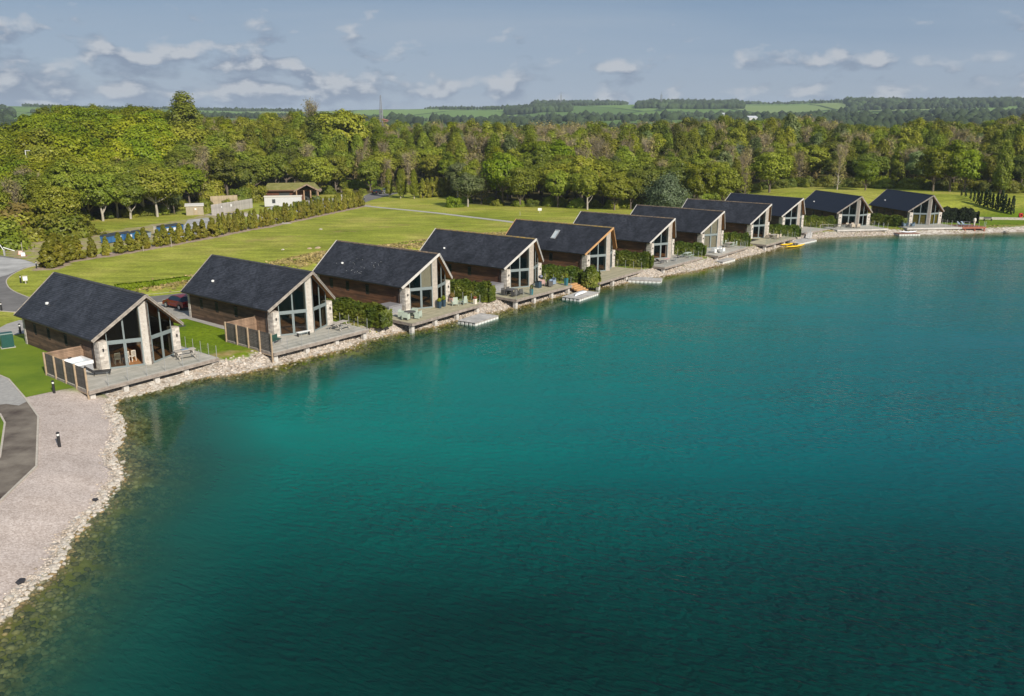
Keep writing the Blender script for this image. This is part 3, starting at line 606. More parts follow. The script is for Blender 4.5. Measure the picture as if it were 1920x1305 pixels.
def partition():
    g = [(-WW + .19, .03), (WW - .19, .03), (WW - .19, HE - .06), (0, HR - .24), (-WW + .19, HE - .06)]; mb = MB()
    mb.add([(x, 5.4, z) for x, z in g] + [(x, 5.5, z) for x, z in g], [(0, 1, 2, 3, 4), (9, 8, 7, 6, 5)] + [(i, i + 5, (i + 1) % 5 + 5, (i + 1) % 5) for i in range(5)])
    return mb
def side_frame():
    mb = MB()
    for z0, z1, y0, y1 in ((1.2, 1.26, -.25, .25), (2.06, 2.12, -.25, .25), (1.26, 2.06, -.25, -.2), (1.26, 2.06, .2, .25), (1.26, 2.06, -.02, .02)): mb.box(-.05, .05, y0, y1, z0, z1)
    return mb
def top_z(x): return HE + (HR - HE) * (1 - abs(x) / WE) - .19
P0 = (2.85, -.36); P1 = (.37, -1.47)
LG = math.hypot(P0[0] - P1[0], P0[1] - P1[1])
def fp(s, u, z, o=0):
    x = P0[0] + (P1[0] - P0[0]) * u; y = P0[1] + (P1[1] - P0[1]) * u
    n = ((P0[1] - P1[1]) / LG * -1, -(P0[0] - P1[0]) / LG)           # outward
    return (s * (x + n[0] * o * -1), y + n[1] * o, z)
def fquad(mb, s, u0, u1, za0, za1, zb0, zb1, o0, o1):
    a = [fp(s, u0, za0, o0), fp(s, u1, zb0, o0), fp(s, u1, zb1, o0), fp(s, u0, za1, o0)]; b = [fp(s, u0, za0, o1), fp(s, u1, zb0, o1), fp(s, u1, zb1, o1), fp(s, u0, za1, o1)]
    mb.hull8(a, b)
def fx(u): return P0[0] + (P1[0] - P0[0]) * u
def door_frame(s, u0, u1):
    def f():
        mb = MB(); e = .04
        fquad(mb, s, u0, u1, .0, .14, .0, .14, -.04, .05); fquad(mb, s, u0, u1, 2.08, 2.17, 2.08, 2.17, -.04, .05)
        fquad(mb, s, u0, u0 + e, .14, 2.08, .14, 2.08, -.04, .05); fquad(mb, s, u1 - e, u1, .14, 2.08, .14, 2.08, -.04, .05); return mb
    return f
def gable_frame(s, u0, u1):
    def f():
        mb = MB(); e = .022; za, zb = top_z(fx(u0)), top_z(fx(u1))
        fquad(mb, s, u0, u1, 2.36, 2.41, 2.36, 2.41, -.04, .04); fquad(mb, s, u0, u1, za - .08, za, zb - .08, zb, -.04, .04)
        fquad(mb, s, u0, u0 + e, 2.41, za - .06, 2.41, za - .05 + .01, -.04, .04); fquad(mb, s, u1 - e, u1, 2.41, zb - .09, 2.41, zb - .08, -.04, .04); return mb
    return f
def gpane(s, u0, u1, upper):
    def f():
        mb = MB(); e = .02
        if upper: fquad(mb, s, u0 + e, u1 - e, 2.4, top_z(fx(u0 + e)) - .07, 2.4, top_z(fx(u1 - e)) - .07, -.008, .008)
        else: fquad(mb, s, u0 + e, u1 - e, .13, 2.09, .13, 2.09, -.008, .008)
        return mb
    return f
def transom(s):
    def f(): mb = MB(); fquad(mb, s, 0, 1, 2.172, 2.358, 2.172, 2.358, -.05, .07); return mb
    return f
def pier_blocks(s):
    mb = MB(); rs = random.Random(11 + s); z = -.3
    x0, x1, y0, y1 = P0[0] + .02, WW + .07, -.44, .44
    while z < 2.42:
        h = rs.choice((.17, .2, .24)); h = min(h, 2.46 - z)
        x = x0
        while x < x1 - .01:
            w = rs.uniform(.25, .5); b = min(x1, x + w); b = x1 if x1 - b < .12 else b; p = rs.uniform(0, .025)
            a0, a1 = sorted((s * x, s * (b - .01))); mb.box(a0, a1, y0 - p, y0 + .12, z, z + h - .012); x = b
        y = y0 + .13
        while y < y1 - .01:
            w = rs.uniform(.25, .5); b = min(y1, y + w); b = y1 if y1 - b < .12 else b; p = rs.uniform(0, .02)
            a0, a1 = sorted((s * (x1 - .12), s * (x1 + p))); mb.box(a0, a1, y, b - .01, z, z + h - .012); y = b
        z += h
    a0, a1 = sorted((s * (x0 + .02), s * (x1 - .03))); mb.hull8([(a0, y0 + .03, -.32), (a1, y0 + .03, -.32), (a1, y1 - .02, -.32), (a0, y1 - .02, -.32)], [(a0, y0 + .03, 2.46), (a1, y0 + .03, 2.46), (a1, y1 - .02, 2.46), (a0, y1 - .02, 2.46)])
    return mb
CP = [(-.45, -1.38), (.03, -1.86), (.42, -1.44)]
def centre_core():
    zt = [top_z(-.45) - .02, top_z(.03) - .12, top_z(.42) - .02]
    pts = [(-.43, -1.36), (.03, -1.83), (.40, -1.42), (.36, -1.1), (-.40, -1.1)]
    return MB().prism(pts, 0.0, 5.5)
def centre_courses(k):
    def f():
        mb = MB(); rs = random.Random(20 + k); a, b = CP[k], CP[k + 1]; z = .02; d = Vector((b[0] - a[0], b[1] - a[1], 0)); L = d.length; d /= L; n = Vector((d.y, -d.x, 0))
        while z < 5.52:
            h = .118
            for i in range(2):
                cut = rs.uniform(.3, .7) * L; seg = ((0, cut - .006), (cut, L))[i]; p = rs.uniform(.004, .012)
                q0 = Vector((*a, 0)) + d * seg[0]; q1 = Vector((*a, 0)) + d * seg[1]
                A = [q0 - n * .03 + Vector((0, 0, z)), q1 - n * .03 + Vector((0, 0, z)), q1 + n * p + Vector((0, 0, z)), q0 + n * p + Vector((0, 0, z))]
                mb.hull8(A, [v + Vector((0, 0, h - .016)) for v in A])
            z += h
        return mb
    return f
def corner_back(s):
    def f():
        mb = MB(); rs = random.Random(31); z = -.3
        while z < 2.5:
            h = rs.choice((.2, .24)); p = rs.uniform(0, .02); a0, a1 = sorted((s * (WW - .3), s * (WW + .06 + p))); mb.box(a0, a1, 14.38, 14.75 + p, z, z + h - .012); z += h
        return mb
    return f

LODGES = [
 dict(lab='lakeside lodge nearest the camera with a hot tub behind slatted screen', roof=slate, ridge=ridge_m, barge=weath, clad=clad_m, pier=white_b, vent=1),
 dict(lab='lodge second from the camera with the red car parked at its back', roof=slate, ridge=ridge_m, barge=weath, clad=clad_m, pier=white_b, vent=1),
 dict(lab='lodge with a beige blind in its gable and bird marks on its slates', roof=slate, ridge=moss_m, barge=weath_w, clad=clad_r, pier=beige_b, vent=1, marks=1),
 dict(lab='lodge with a kettle barbecue and a blue planter on its deck', roof=slate, ridge=ridge_moss, barge=weath_w, clad=clad_r, pier=beige_b, vent=1),
 dict(lab='lodge with a roof light and fresh tan bargeboards above an empty deck', roof=slate, ridge=ridge_moss, barge=tan_t, clad=clad_r, pier=beige_b, skyl=1),
 dict(lab='lodge with one sliding door open and a grey lounger outside', roof=slate, ridge=moss_m, barge=weath_w, clad=clad_r, pier=beige_b),
 dict(lab='lodge with beige blinds drawn over its whole left facade', roof=slate, ridge=moss_m, barge=weath_w, clad=clad_r, pier=beige_b),
 dict(lab='lodge whose deck stands just left of the yellow kayaks', roof=slate, ridge=moss_m, barge=weath_w, clad=clad_r, pier=beige_b),
 dict(lab='lodge behind the yellow kayaks with a grey ramp leading from its deck', roof=slate_blue, ridge=ridge_m, barge=weath_w, clad=clad_m, pier=beige_b),
 dict(lab='blue-black roofed lodge with beige chairs set out before its windows', roof=slate_blue, ridge=ridge_m, barge=weath, clad=clad_m, pier=beige_b, vent=1),
 dict(lab='farthest lodge at the right with olive curtains and reddish deck extension', roof=slate_blue, ridge=ridge_m, barge=weath, clad=clad_m, pier=beige_b, vent=1)]
for i, cfg in enumerate(LODGES):
    x, y, a = LODGE[i]
    t = thing('lakeside_lodge', cfg['lab'], 'lodge', (x, y, DZ), R(a), 'timber lodges along the lake shore')
    rf = put('roof', roof_core, core_m, t, key='roofcore')
    put('slates', slates, cfg['roof'], rf, key='slates', kind='stuff')
    put('ridge_tiles', ridge, cfg['ridge'], rf, key='ridge', kind='stuff')
    put('soffit', lambda: roof_core(-.165, -.185, .05), orange_t, rf, key='soffit')
    for s in (-1, 1):
        for fr in (1, 0): put('bargeboard', lambda: barge(s, fr), cfg['barge'], rf, key='barge%d%d' % (s, fr))
    put('gutter', lambda: MB().beam((-WE - .05, yfront(0), HE - .06), (-WE - .05, YB, HE - .06), .12, .1).beam((WE + .05, yfront(0), HE - .06), (WE + .05, YB, HE - .06), .12, .1), black_m, rf, key='gutter')
    if cfg.get('vent'):
        put('roof_vent', lambda: MB().lathe([(.16, 0), (.15, .16), (.02, .2)], n=10), mat('white_plastic', (.75, .75, .73), .5, .05), rf, loc=(-2.55, 11.2, 3.95), key='vent')
    if cfg.get('marks'):
        mk = MB()
        for _ in range(30):
            u = random.uniform(.15, .62); yy = random.gauss(7.0, 1.8) - (u - .4) * 4; r = random.uniform(.012, .032)
            xx = WE * (1 - u); zz = HE + (HR - HE) * u; c = Vector((-xx - .04, yy, zz + .045)); d1 = Vector((.758, 0, .652)) * r; d2 = Vector((0, r, 0)); nn = Vector((-.652, 0, .758)) * .006
            mk.hull8([c - d1 - d2, c + d1 - d2, c + d1 + d2, c - d1 + d2], [c - d1 - d2 + nn, c + d1 - d2 + nn, c + d1 + d2 + nn, c - d1 + d2 + nn])
        put('bird_droppings', mk, MATS['white_plastic'], rf, kind='stuff')
    if cfg.get('skyl'):
        u0, u1 = .40, .72; mb = MB(); mp_ = MB()
        def Q(u, yy, h): xx = WE * (1 - u); return (-(xx + h * .652), yy, HE + (HR - HE) * u + h * .758)
        for (ua, ub, ya, yb) in ((u0, u0 + .03, 6.0, 6.8), (u1 - .03, u1, 6.0, 6.8), (u0 + .03, u1 - .03, 6.0, 6.09), (u0 + .03, u1 - .03, 6.71, 6.8)):
            mb.hull8([Q(ua, ya, .03), Q(ua, yb, .03), Q(ub, yb, .03), Q(ub, ya, .03)], [Q(ua, ya, .12), Q(ua, yb, .12), Q(ub, yb, .12), Q(ub, ya, .12)])
        mp_.hull8([Q(u0 + .03, 6.09, .05), Q(u0 + .03, 6.71, .05), Q(u1 - .03, 6.71, .05), Q(u1 - .03, 6.09, .05)], [Q(u0 + .03, 6.09, .07), Q(u0 + .03, 6.71, .07), Q(u1 - .03, 6.71, .07), Q(u1 - .03, 6.09, .07)])
        put('skylight', mb, steel, rf); put('skylight_pane', mp_, mat('skylight_glass', (.5, .55, .56), .08, .1, spec=.8), rf)
    put('wall', wall_core, core_m, t, key='wallcore')
    for s in (-1, 1): put('cladding', lambda: cladding(s), cfg['clad'], t, key='clad%d' % s, kind='stuff')
    put('inner_wall', partition, inner_m, t, key='part')
    put('floor', lambda: MB().prism([(-WW + .2, .0), (-2.8, -.3), (-.4, -1.4), (.4, -1.4), (2.8, -.3), (WW - .2, .0), (WW - .2, 14.4), (-WW + .2, 14.4)], -.02, .03), floor_m, t, key='floor')
    for s in (-1, 1):
        for w in WINY:
            f = put('window', side_frame, dark_fr, t, loc=(s * (WW - .02), w, 0), key='sideframe')
            put('pane', lambda: MB().box(-.01, .01, -.2, .2, 1.26, 2.06), pane_m, f, key='sidepane')
        put('transom', transom(s), frame_m, t, key='transom%d' % s)
        for k, (u0, u1) in enumerate(((0, .498), (.502, 1))):
            opened = (i == 0 and s == -1 and k == 1) or (i == 5 and s == -1 and k == 1)
            f = put('sliding_door', door_frame(s, u0, u1), frame_m, t, key='df%d%d' % (s, k))
            if not opened: put('pane', gpane(s, u0, u1, 0), pane_m, f, key='dp%d%d' % (s, k))
            f = put('gable_window', gable_frame(s, u0, u1), frame_m, t, key='gf%d%d' % (s, k))
            put('pane', gpane(s, u0, u1, 1), pane_m, f, key='gp%d%d' % (s, k))
            bl = None
            if i == 6 and s == -1 or (i == 2 and s == -1 and k == 1): bl = blind_m
            if bl or (i == 10):
                def bm():
                    mb = MB()
                    if i == 10: fquad(mb, s, u0 + .05, u1 - .08, .05, 2.12, .05, 2.12, -.16, -.12)
                    else: fquad(mb, s, u0 + .02, u1 - .03, 2.2, top_z(fx(u0)) - .12, 2.2, top_z(fx(u1)) - .12, -.16, -.12)
                    return mb
                put('blind' if bl else 'curtain', bm(), bl or blind_y, t)
                if i == 6:
                    mb = MB(); fquad(mb, s, u0 + .02, u1 - .03, .06, 2.1, .06, 2.1, -.16, -.12); put('blind', mb, blind_m, t)
        put('pier', lambda: pier_blocks(s), block_m, t, key='pier%d' % s)
        put('corner_pier', corner_back(s), block_m, t, key='corner%d' % s)
        put('downpipe', lambda: MB().tube((s * (WW + .12), .62, -.3), (s * (WW + .12), .62, 2.6), .045), black_m, t, key='dp_pipe%d' % s)
        put('wall_lamp', lambda: MB().box(-.05, .05, -.09, 0, 1.62, 1.86), black_m, t, loc=(s * 3.25, -.47, 0), key='lamp')
    cpz = put('centre_pier', centre_core, mortar, t, key='ccore')
    put('brick_courses', centre_courses(0), cfg['pier'], cpz, key='cc0', kind='stuff'); put('brick_courses', centre_courses(1), pier_t if i < 2 else cfg['pier'], cpz, key='cc1', kind='stuff')

# ------------------------------------------------------------------ decks
# left-back, front-left, front-right, right-back corners in each lodge's own frame
DK = [dict(xl=-6.72, xr=4.85, fl=-5.1, fr=-4.25, bl=2.5, br=2.3), dict(xl=-7.0, xr=4.45, fl=-5.2, fr=-4.9, bl=2.3, br=2.3), dict(xl=-7.35, xr=4.4, fl=-5.3, fr=-4.5, bl=-1.4, br=2.3),
      dict(xl=-7.7, xr=3.9, fl=-5.3, fr=-5.1, bl=-1.2, br=2.0), dict(xl=-8.4, xr=3.7, fl=-5.8, fr=-5.0, bl=-2.2, br=1.8), dict(xl=-8.6, xr=3.7, fl=-5.6, fr=-5.4, bl=-2.2, br=1.8),
      dict(xl=-8.4, xr=4.3, fl=-6.2, fr=-4.8, bl=-2.2, br=1.5), dict(xl=-9.4, xr=3.8, fl=-6.3, fr=-5.6, bl=-2.6, br=1.5), dict(xl=-4.2, xr=5.2, fl=-5.8, fr=-5.2, bl=-.6, br=1.5),
      dict(xl=-7.2, xr=4.0, fl=-6.2, fr=-6.2, bl=-1.0, br=1.5), dict(xl=-7.6, xr=4.2, fl=-6.6, fr=-6.6, bl=-1.5, br=1.5)]
dlab = ['grey deck of the nearest lodge with glass rail and shadow lines', 'grey deck of the second lodge carrying a picnic table', 'deck with two pale green lounge chairs and dark planters', 'deck with the tall blue pot at its corner', 'empty greenish deck beside the floating platform',
        'deck with a lounger and small round tables', 'deck with white wicker chairs at its left end', 'deck with the crowded glass rail left of the kayaks', 'bare grey deck reached by a ramp beside the kayaks', 'pale deck with beige dining chairs facing the lake', 'long deck that ends in a reddish extension']
def yfr(d, x): return d['fl'] + (d['fr'] - d['fl']) * (x - d['xl']) / (d['xr'] - d['xl'])
def make_deck(i, d, label, board_mat):
    x, y, a = LODGE[i]; t = thing('timber_deck', label, 'deck', (x, y, DZ), R(a), 'timber decks in front of the lodges')
    bw = .145; k = 0; fs = MB(); yy = min(d['fl'], d['fr']); ymax = max(d['bl'], d['br'])
    while yy < ymax:
        # board lies parallel to the front edge; ends cut square to the sides
        xa, xb = d['xl'], d['xr']
        dl = yy - d['fl']; ya = d['fl'] + k * bw; yb = d['fr'] + k * bw
        if ya > d['bl'] and yb > d['br']: break
        if ya > d['bl']: xa = -WW if yb < .2 else WW + .02
        if yb > d['br']: xb = -WW
        if xb - xa < .2: break
        def yat(q): return d['fl'] + k * bw + (d['fr'] - d['fl']) * (q - d['xl']) / (d['xr'] - d['xl'])
        P = [(xa, yat(xa)), (xb, yat(xb)), (xb, yat(xb) + bw - .012), (xa, yat(xa) + bw - .012)]
        mb = MB().prism(P, -.035, 0) if i < 5 else fs.prism(P, -.035, 0)
        if i < 5: put('deck_board', mb, board_mat, t)
        yy += bw; k += 1
    if i >= 5: put('deck_boards', fs, board_mat, t, kind='stuff')
    fl, fr = (d['xl'], d['fl']), (d['xr'], d['fr'])
    for nm, A, B in (('edge_beam', fl, fr), ('edge_beam', fl, (d['xl'], d['bl'])), ('edge_beam', fr, (d['xr'], d['br']))):
        dv = (Vector((*B, 0)) - Vector((*A, 0))).normalized() * .03
        mb = MB().beam((A[0] - dv.x, A[1] - dv.y - .03, -.075), (B[0] + dv.x, B[1] + dv.y - .03, -.075), .06, .13).beam((A[0] - dv.x, A[1] - dv.y, -.225), (B[0] + dv.x, B[1] + dv.y, -.225), .07, .15)
        put(nm, mb, fascia_m if i < 9 else weath_w, t)
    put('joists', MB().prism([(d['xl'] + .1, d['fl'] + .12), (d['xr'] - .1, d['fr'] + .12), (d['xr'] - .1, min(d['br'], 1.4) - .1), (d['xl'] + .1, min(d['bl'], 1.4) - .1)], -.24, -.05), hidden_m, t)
    n = 4 if i > 0 else 5
    for j in range(n):
        q = d['xl'] + .35 + (d['xr'] - d['xl'] - .7) * j / (n - 1)
        put('support_pillar', lambda: MB().box(-.2, .2, -.2, .2, -1.9, -.30), post_c, t, loc=(q, yfr(d, q) + .42, 0), key='pillar')
    return t
for i, d in enumerate(DK): make_deck(i, d, dlab[i], deck_g if i in (2, 3, 4, 7) else deck_m)

bal_post = lambda: MB().box(-.018, .018, -.018, .018, .0, 1.1).box(-.05, .05, -.05, .05, 0, .02)
def balustrade(i, runs, label):
    x, y, a = LODGE[i]; t = thing('glass_balustrade', label, 'balustrade', (x, y, DZ + .002), R(a), 'glass balustrades on the decks')
    for A, B, n in runs:
        A = Vector((*A, 0)); B = Vector((*B, 0)); 
        for j in range(n + 1):
            p = A.lerp(B, j / n); put('post', bal_post, steel, t, loc=p, key='balpost')
            if j < n:
                q = A.lerp(B, (j + 1) / n); dd = (q - p).normalized() * .06
                put('glass_panel', MB().beam(p + dd + Vector((0, 0, .55)), q - dd + Vector((0, 0, .55)), .012, .92), bal_m, t)
bals = ['glass balustrade round the nearest deck', 'glass balustrade around the picnic table deck of the second lodge', 'glass balustrade behind the pale green lounge chairs', 'glass balustrade beside the barbecue and the tall blue pot', 'glass balustrade on the empty greenish deck',
        'glass balustrade in front of the pale picnic table', 'glass balustrade beside the set dining table', 'dense glass balustrade left of the kayaks', 'glass balustrade on the bare ramped deck', 'glass balustrade right of the beige dining chairs', 'long glass balustrade with lit caps on the farthest deck']
for i, d in enumerate(DK):
    e = .1; runs = [((d['xr'] - e, d['br'] - .1), (d['xr'] - e, d['fr'] + e), 5)]
    if i in (0, 1): runs.append(((d['xr'] - e - 1.7, yfr(d, d['xr'] - 1.7) + e), (d['xl'] + 1.6, yfr(d, d['xl'] + 1.6) + e), 5))
    if i in (5, 7): runs.append(((d['xr'] - e - 1.2, yfr(d, d['xr'] - 1.2) + e), (d['xl'] + e, yfr(d, d['xl']) + e), 6))
    if i == 3: runs.append(((d['xl'] + e, d['fl'] + e), (d['xl'] + 3, yfr(d, d['xl'] + 3) + e), 2))
    if i == 6: runs.append(((d['xr'] - e - .8, yfr(d, 3.6) + e), (1.0, yfr(d, 1.0) + e), 3))
    if i in (9, 10): runs.append(((d['xr'] - e - .9, yfr(d, 3) + e), (d['xl'] + .3, yfr(d, d['xl']) + e), 8))
    balustrade(i, runs, bals[i])

# deck extension, steps and ramp at the far end
x, y, a = LODGE[10]; t = thing('deck_extension', 'red-stained deck extension on timber posts at the right end', 'deck', (x, y, DZ), R(a))
for k in range(34): put('deck_board', lambda: MB().box(4.28, 9.4, 0, .135, -.035, 0), deck_r, t, loc=(0, -6.55 + k * .145, -.002), key='redboard')
put('edge_beam', MB().box(4.28, 9.45, -6.66, -6.57, -.3, .005).box(9.41, 9.47, -6.56, -1.7, -.3, .005), mat('red_beam', (.33, .12, .075), .8, .1, 2), t)
for q in (5.0, 7.1, 9.2): put('support_pillar', lambda: MB().box(-.1, .1, -.1, .1, -1.9, -.04), MATS['red_beam'], t, loc=(q, -6.42, 0), key='redpost')
put('railing_post', MB().box(9.3, 9.36, -6.5, -6.44, 0, 1.1), steel, t)
for k in range(5): put('railing_post', lambda: MB().box(-.022, .022, -.022, .022, 0, 1.1), steel, t, loc=(4.6 + k * 1.1, -6.48, 0), key='rp2')
for k in range(5): put('glass_panel', lambda: MB().box(.06, 1.04, -.006, .006, .09, 1.0), bal_m, t, loc=(4.6 + k * 1.1 - (.14 if k == 4 else 0), -6.48, 0), key='rpg')

# ------------------------------------------------------------------ slatted privacy screens with hot tub
def screen(i, xs, y0, y1, yr, label):
    x, y, a = LODGE[i]; t = thing('privacy_screen', label, 'fence', (x, y, DZ), R(a), 'slatted timber privacy screens')
    n = 4; H = 1.75
    sm = mat('screen_slat', (.115, .105, .095), .85, .2, 2, objrand=.15); pm = mat('screen_post', (.40, .30, .20), .8, .15, 2)
    rm = mat('screen_inner', (.25, .165, .11), .8, .2, 2, objrand=.15)
    for j in range(n + 1):
        yy = y0 + (y1 - y0) * j / n
        put('post', lambda: MB().box(-.06, .06, -.06, .06, -.9, H + .03), pm, t, loc=(xs - .12, yy, 0), key='scpost%d' % i)
        if j < n:
            for k in range(12): put('slat', lambda: MB().box(-.012, .012, 0, abs(y1 - y0) / n - .06, 0, .125), sm, t, loc=(xs - .03, min(yy, yy + (y1 - y0) / n) + .03, .02 + k * .142), key='scslat%d' % i)
            put('rail', lambda: MB().box(-.03, .03, .0, abs(y1 - y0) / n - .12, -.35, -.27), pm, t, loc=(xs - .12, min(yy, yy + (y1 - y0) / n) + .06, 0), key='scrail%d' % i)
    for k in range(12): put('slat', lambda: MB().box(xs, -WW - .06, -.012, .012, 0, .125), rm, t, loc=(0, yr, .02 + k * .142), key='scret%d' % i)
    put('post', lambda: MB().box(-.06, .06, -.06, .06, -.3, H + .03), pm, t, loc=(-WW - .16, yr + .1, 0), key='scpost_r%d' % i)
    for k in range(12): put('slat', lambda: MB().box(-.01, .01, .0, 1.6, 0, .125), rm, t, loc=(-WW - .065, yr - 1.62, .02 + k * .142), key='scwall%d' % i)
screen(0, -6.62, 2.45, -4.9, 2.55, 'slatted screen of tan posts around the hot tub of the nearest lodge')
screen(1, -6.92, 2.25, -5.0, 2.35, 'slatted screen of tan posts on the second lodge with no tub')
# ------------------------------------------------------------------ vegetation
bark = mat('bark', (.16, .13, .10), .95, .25, 3, stretch=(1, 1, .3)); bark_p = mat('pale_bark', (.42, .38, .32), .9, .2, 3, stretch=(1, 1, .3))
LM = dict(
 lime=leafmat('leaves_lime', (.15, .205, .006), (.235, .285, .010), (.30, .32, .02)),
 olive=leafmat('leaves_olive', (.165, .205, .016), (.255, .295, .028), (.36, .35, .07)),
 mid=leafmat('leaves_mid', (.165, .205, .014), (.26, .29, .028), (.34, .34, .06)),
 dark=leafmat('leaves_dark', (.10, .13, .016), (.16, .19, .022), (.21, .22, .035)),
 brown=leafmat('twigs_brown', (.24, .215, .07), (.34, .29, .10), (.38, .33, .13), hue=.03),
 russet=leafmat('leaves_russet', (.17, .12, .03), (.25, .18, .05), (.22, .21, .04), hue=.03),
 willow=leafmat('leaves_willow', (.085, .12, .06), (.15, .20, .10), (.22, .26, .15), hue=.03, val=.12),
 pale=leafmat('leaves_pale', (.12, .17, .045), (.22, .27, .10), (.32, .35, .19), hue=.03),
 laurel=leafmat('leaves_laurel', (.06, .10, .010), (.14, .18, .018), (.34, .34, .07), hue=.02, val=.1),
 thuja=leafmat('leaves_thuja', (.17, .18, .016), (.28, .26, .026), (.33, .30, .04), hue=.02, val=.15),
 cypress=leafmat('leaves_cypress', (.025, .05, .012), (.05, .085, .016), hue=.02, val=.15),
 box=leafmat('leaves_clipped', (.15, .24, .008), (.22, .31, .014), hue=.02, val=.08))
def leaf_quads(C, nrm, size, rs, aspect=1.0, jit=.40):
    """one quad per centre, facing roughly along nrm"""
    n = len(C); nn = nrm + rs.normal(0, jit, (n, 3)); nn /= np.linalg.norm(nn, axis=1)[:, None] + 1e-9
    t = np.cross(nn, rs.normal(0, 1, (n, 3))); t /= np.linalg.norm(t, axis=1)[:, None] + 1e-9; b = np.cross(nn, t)
    s = (size * rs.uniform(.6, 1.3, n))[:, None]; t = t * s * .5; b = b * s * .5 * aspect
    V = np.stack([C - t - b, C + t - b * .6, C + t + b, C - t * .6 + b], 1).reshape(-1, 3)
    return V, np.arange(n * 4).reshape(-1, 4)
def crown(style, seed, h, w, nclump, per, size):
    rs = np.random.default_rng(seed)
    if style in ('round', 'willow', 'bush', 'spread'):
        d = rs.normal(0, 1, (nclump, 3)); d /= np.linalg.norm(d, axis=1)[:, None]
        zb = dict(round=.24, willow=.06, bush=.0, spread=.3)[style] * h; hh = h - zb
        r = rs.uniform(.45, 1, nclump) ** .45
        lob = 1 + .22 * np.sin(d[:, 0] * 5 + seed) * np.cos(d[:, 1] * 4 + seed * 2) + .12 * np.sin(d[:, 2] * 9 + seed)
        c = d * (r * lob * .84)[:, None]; c[:, 2] = np.where(c[:, 2] < 0, c[:, 2] * .8, c[:, 2])
        if style in ('bush', 'willow'): c[:, 2] = np.abs(c[:, 2]) * 1.0 - .0; cen = c * [w / 2, w / 2, h * .86]; cen[:, 2] += zb
        else: cen = c * [w / 2, w / 2, hh / 2]; cen[:, 2] += zb + hh / 2
        cr = rs.uniform(.10, .19, nclump) * w
    elif style == 'tall':
        z = rs.uniform(.12, 1, nclump); prof = np.sin(np.clip(z, 0, 1) ** .8 * math.pi * .93 + .14) ** .6; a = rs.uniform(0, 6.28, nclump); r = rs.uniform(.3, 1, nclump) ** .5 * prof * w / 2 * .85
        cen = np.c_[r * np.cos(a), r * np.sin(a), z * h * .97]; cr = rs.uniform(.13, .22, nclump) * w
    elif style in ('cone', 'column'):
        z = rs.uniform(0, 1, nclump) ** 1.15; prof = (1 - z) ** (.75 if style == 'cone' else .45) * np.minimum(1, .55 + z * 6); a = rs.uniform(0, 6.28, nclump); r = prof * w / 2 * rs.uniform(.6, 1, nclump)
        cen = np.c_[r * np.cos(a), r * np.sin(a), z * h * .96 + .1]; cr = rs.uniform(.10, .16, nclump) * w
    out = rs.normal(0, 1, (nclump, per, 3)); out /= np.linalg.norm(out, axis=2)[..., None]
    rad = rs.uniform(.4, 1, (nclump, per)) ** .5
    flat = .62 if style in ('round', 'spread', 'bush') else 1.0
    P = cen[:, None] + out * (rad * cr[:, None])[..., None] * [1, 1, flat]
    nrm = out + [0, 0, .55]
    mid = np.array([0, 0, h * .5]); big = (cen - mid) / (np.array([w, w, h]) * .5); nrm = nrm + big[:, None] * .7
    P = P.reshape(-1, 3); P[:, 2] = np.maximum(P[:, 2], .08)
    return leaf_quads(P, nrm.reshape(-1, 3), np.full(len(P), size), rs), cen
def trunk_mesh(h, w, cen, seed, multi=False, thick=1.0, nlimb=14, top=.8):
    mb = MB(); rs = random.Random(seed); r = .026 * h * thick ** 1
    pts = [Vector((0, 0, -.3))]
    for k in range(1, 7): pts.append(Vector((rs.uniform(-.02, .02) * h * k / 3, rs.uniform(-.02, .02) * h * k / 3, h * top * k / 6)))
    for k in range(6): mb.tube(pts[k], pts[k + 1], r * (1 - k / 6.6), r * (1 - (k + 1) / 6.6), 7, k == 5)
    order = list(range(len(cen))); rs.shuffle(order)
    for i in order[:nlimb]:
        c = Vector(cen[i]); k = min(5, max(1, int(c.z / h * 6 * .75))); a = pts[k]
        m_ = a.lerp(c, .55) + Vector((0, 0, -.04 * h)); mb.tube(a, m_, r * .42, r * .26, 5, False); mb.tube(m_, c, r * .26, r * .08, 5, False)
    return mb
def bare_crown(seed, h, w, n=520):
    """winter-thin crown: many rising twigs and sparse buds"""
    rs = random.Random(seed); V = []; F = []
    lim = []
    for i in range(20):
        a = rs.uniform(0, 6.28); e = rs.uniform(.35, 1); z0 = h * rs.uniform(.25, .7); L = (h - z0) * rs.uniform(.6, 1)
        lim.append((Vector((0, 0, z0)), Vector((math.cos(a) * w * .5 * e * .8, math.sin(a) * w * .5 * e * .8, z0 + L * .85))))
    mb = MB()
    for a, b in lim: mb.tube(a, b, .05 * h / 15, .02, 4, False)
    for i in range(n):
        a, b = rs.choice(lim); p = a.lerp(b, rs.uniform(.25, 1)); d = Vector((rs.uniform(-1, 1), rs.uniform(-1, 1), rs.uniform(.3, 1.6))).normalized() * rs.uniform(.8, 2.2) * h / 15
        q = p + d; mb.tube(p, q, .03, .012, 3, False)
    return mb

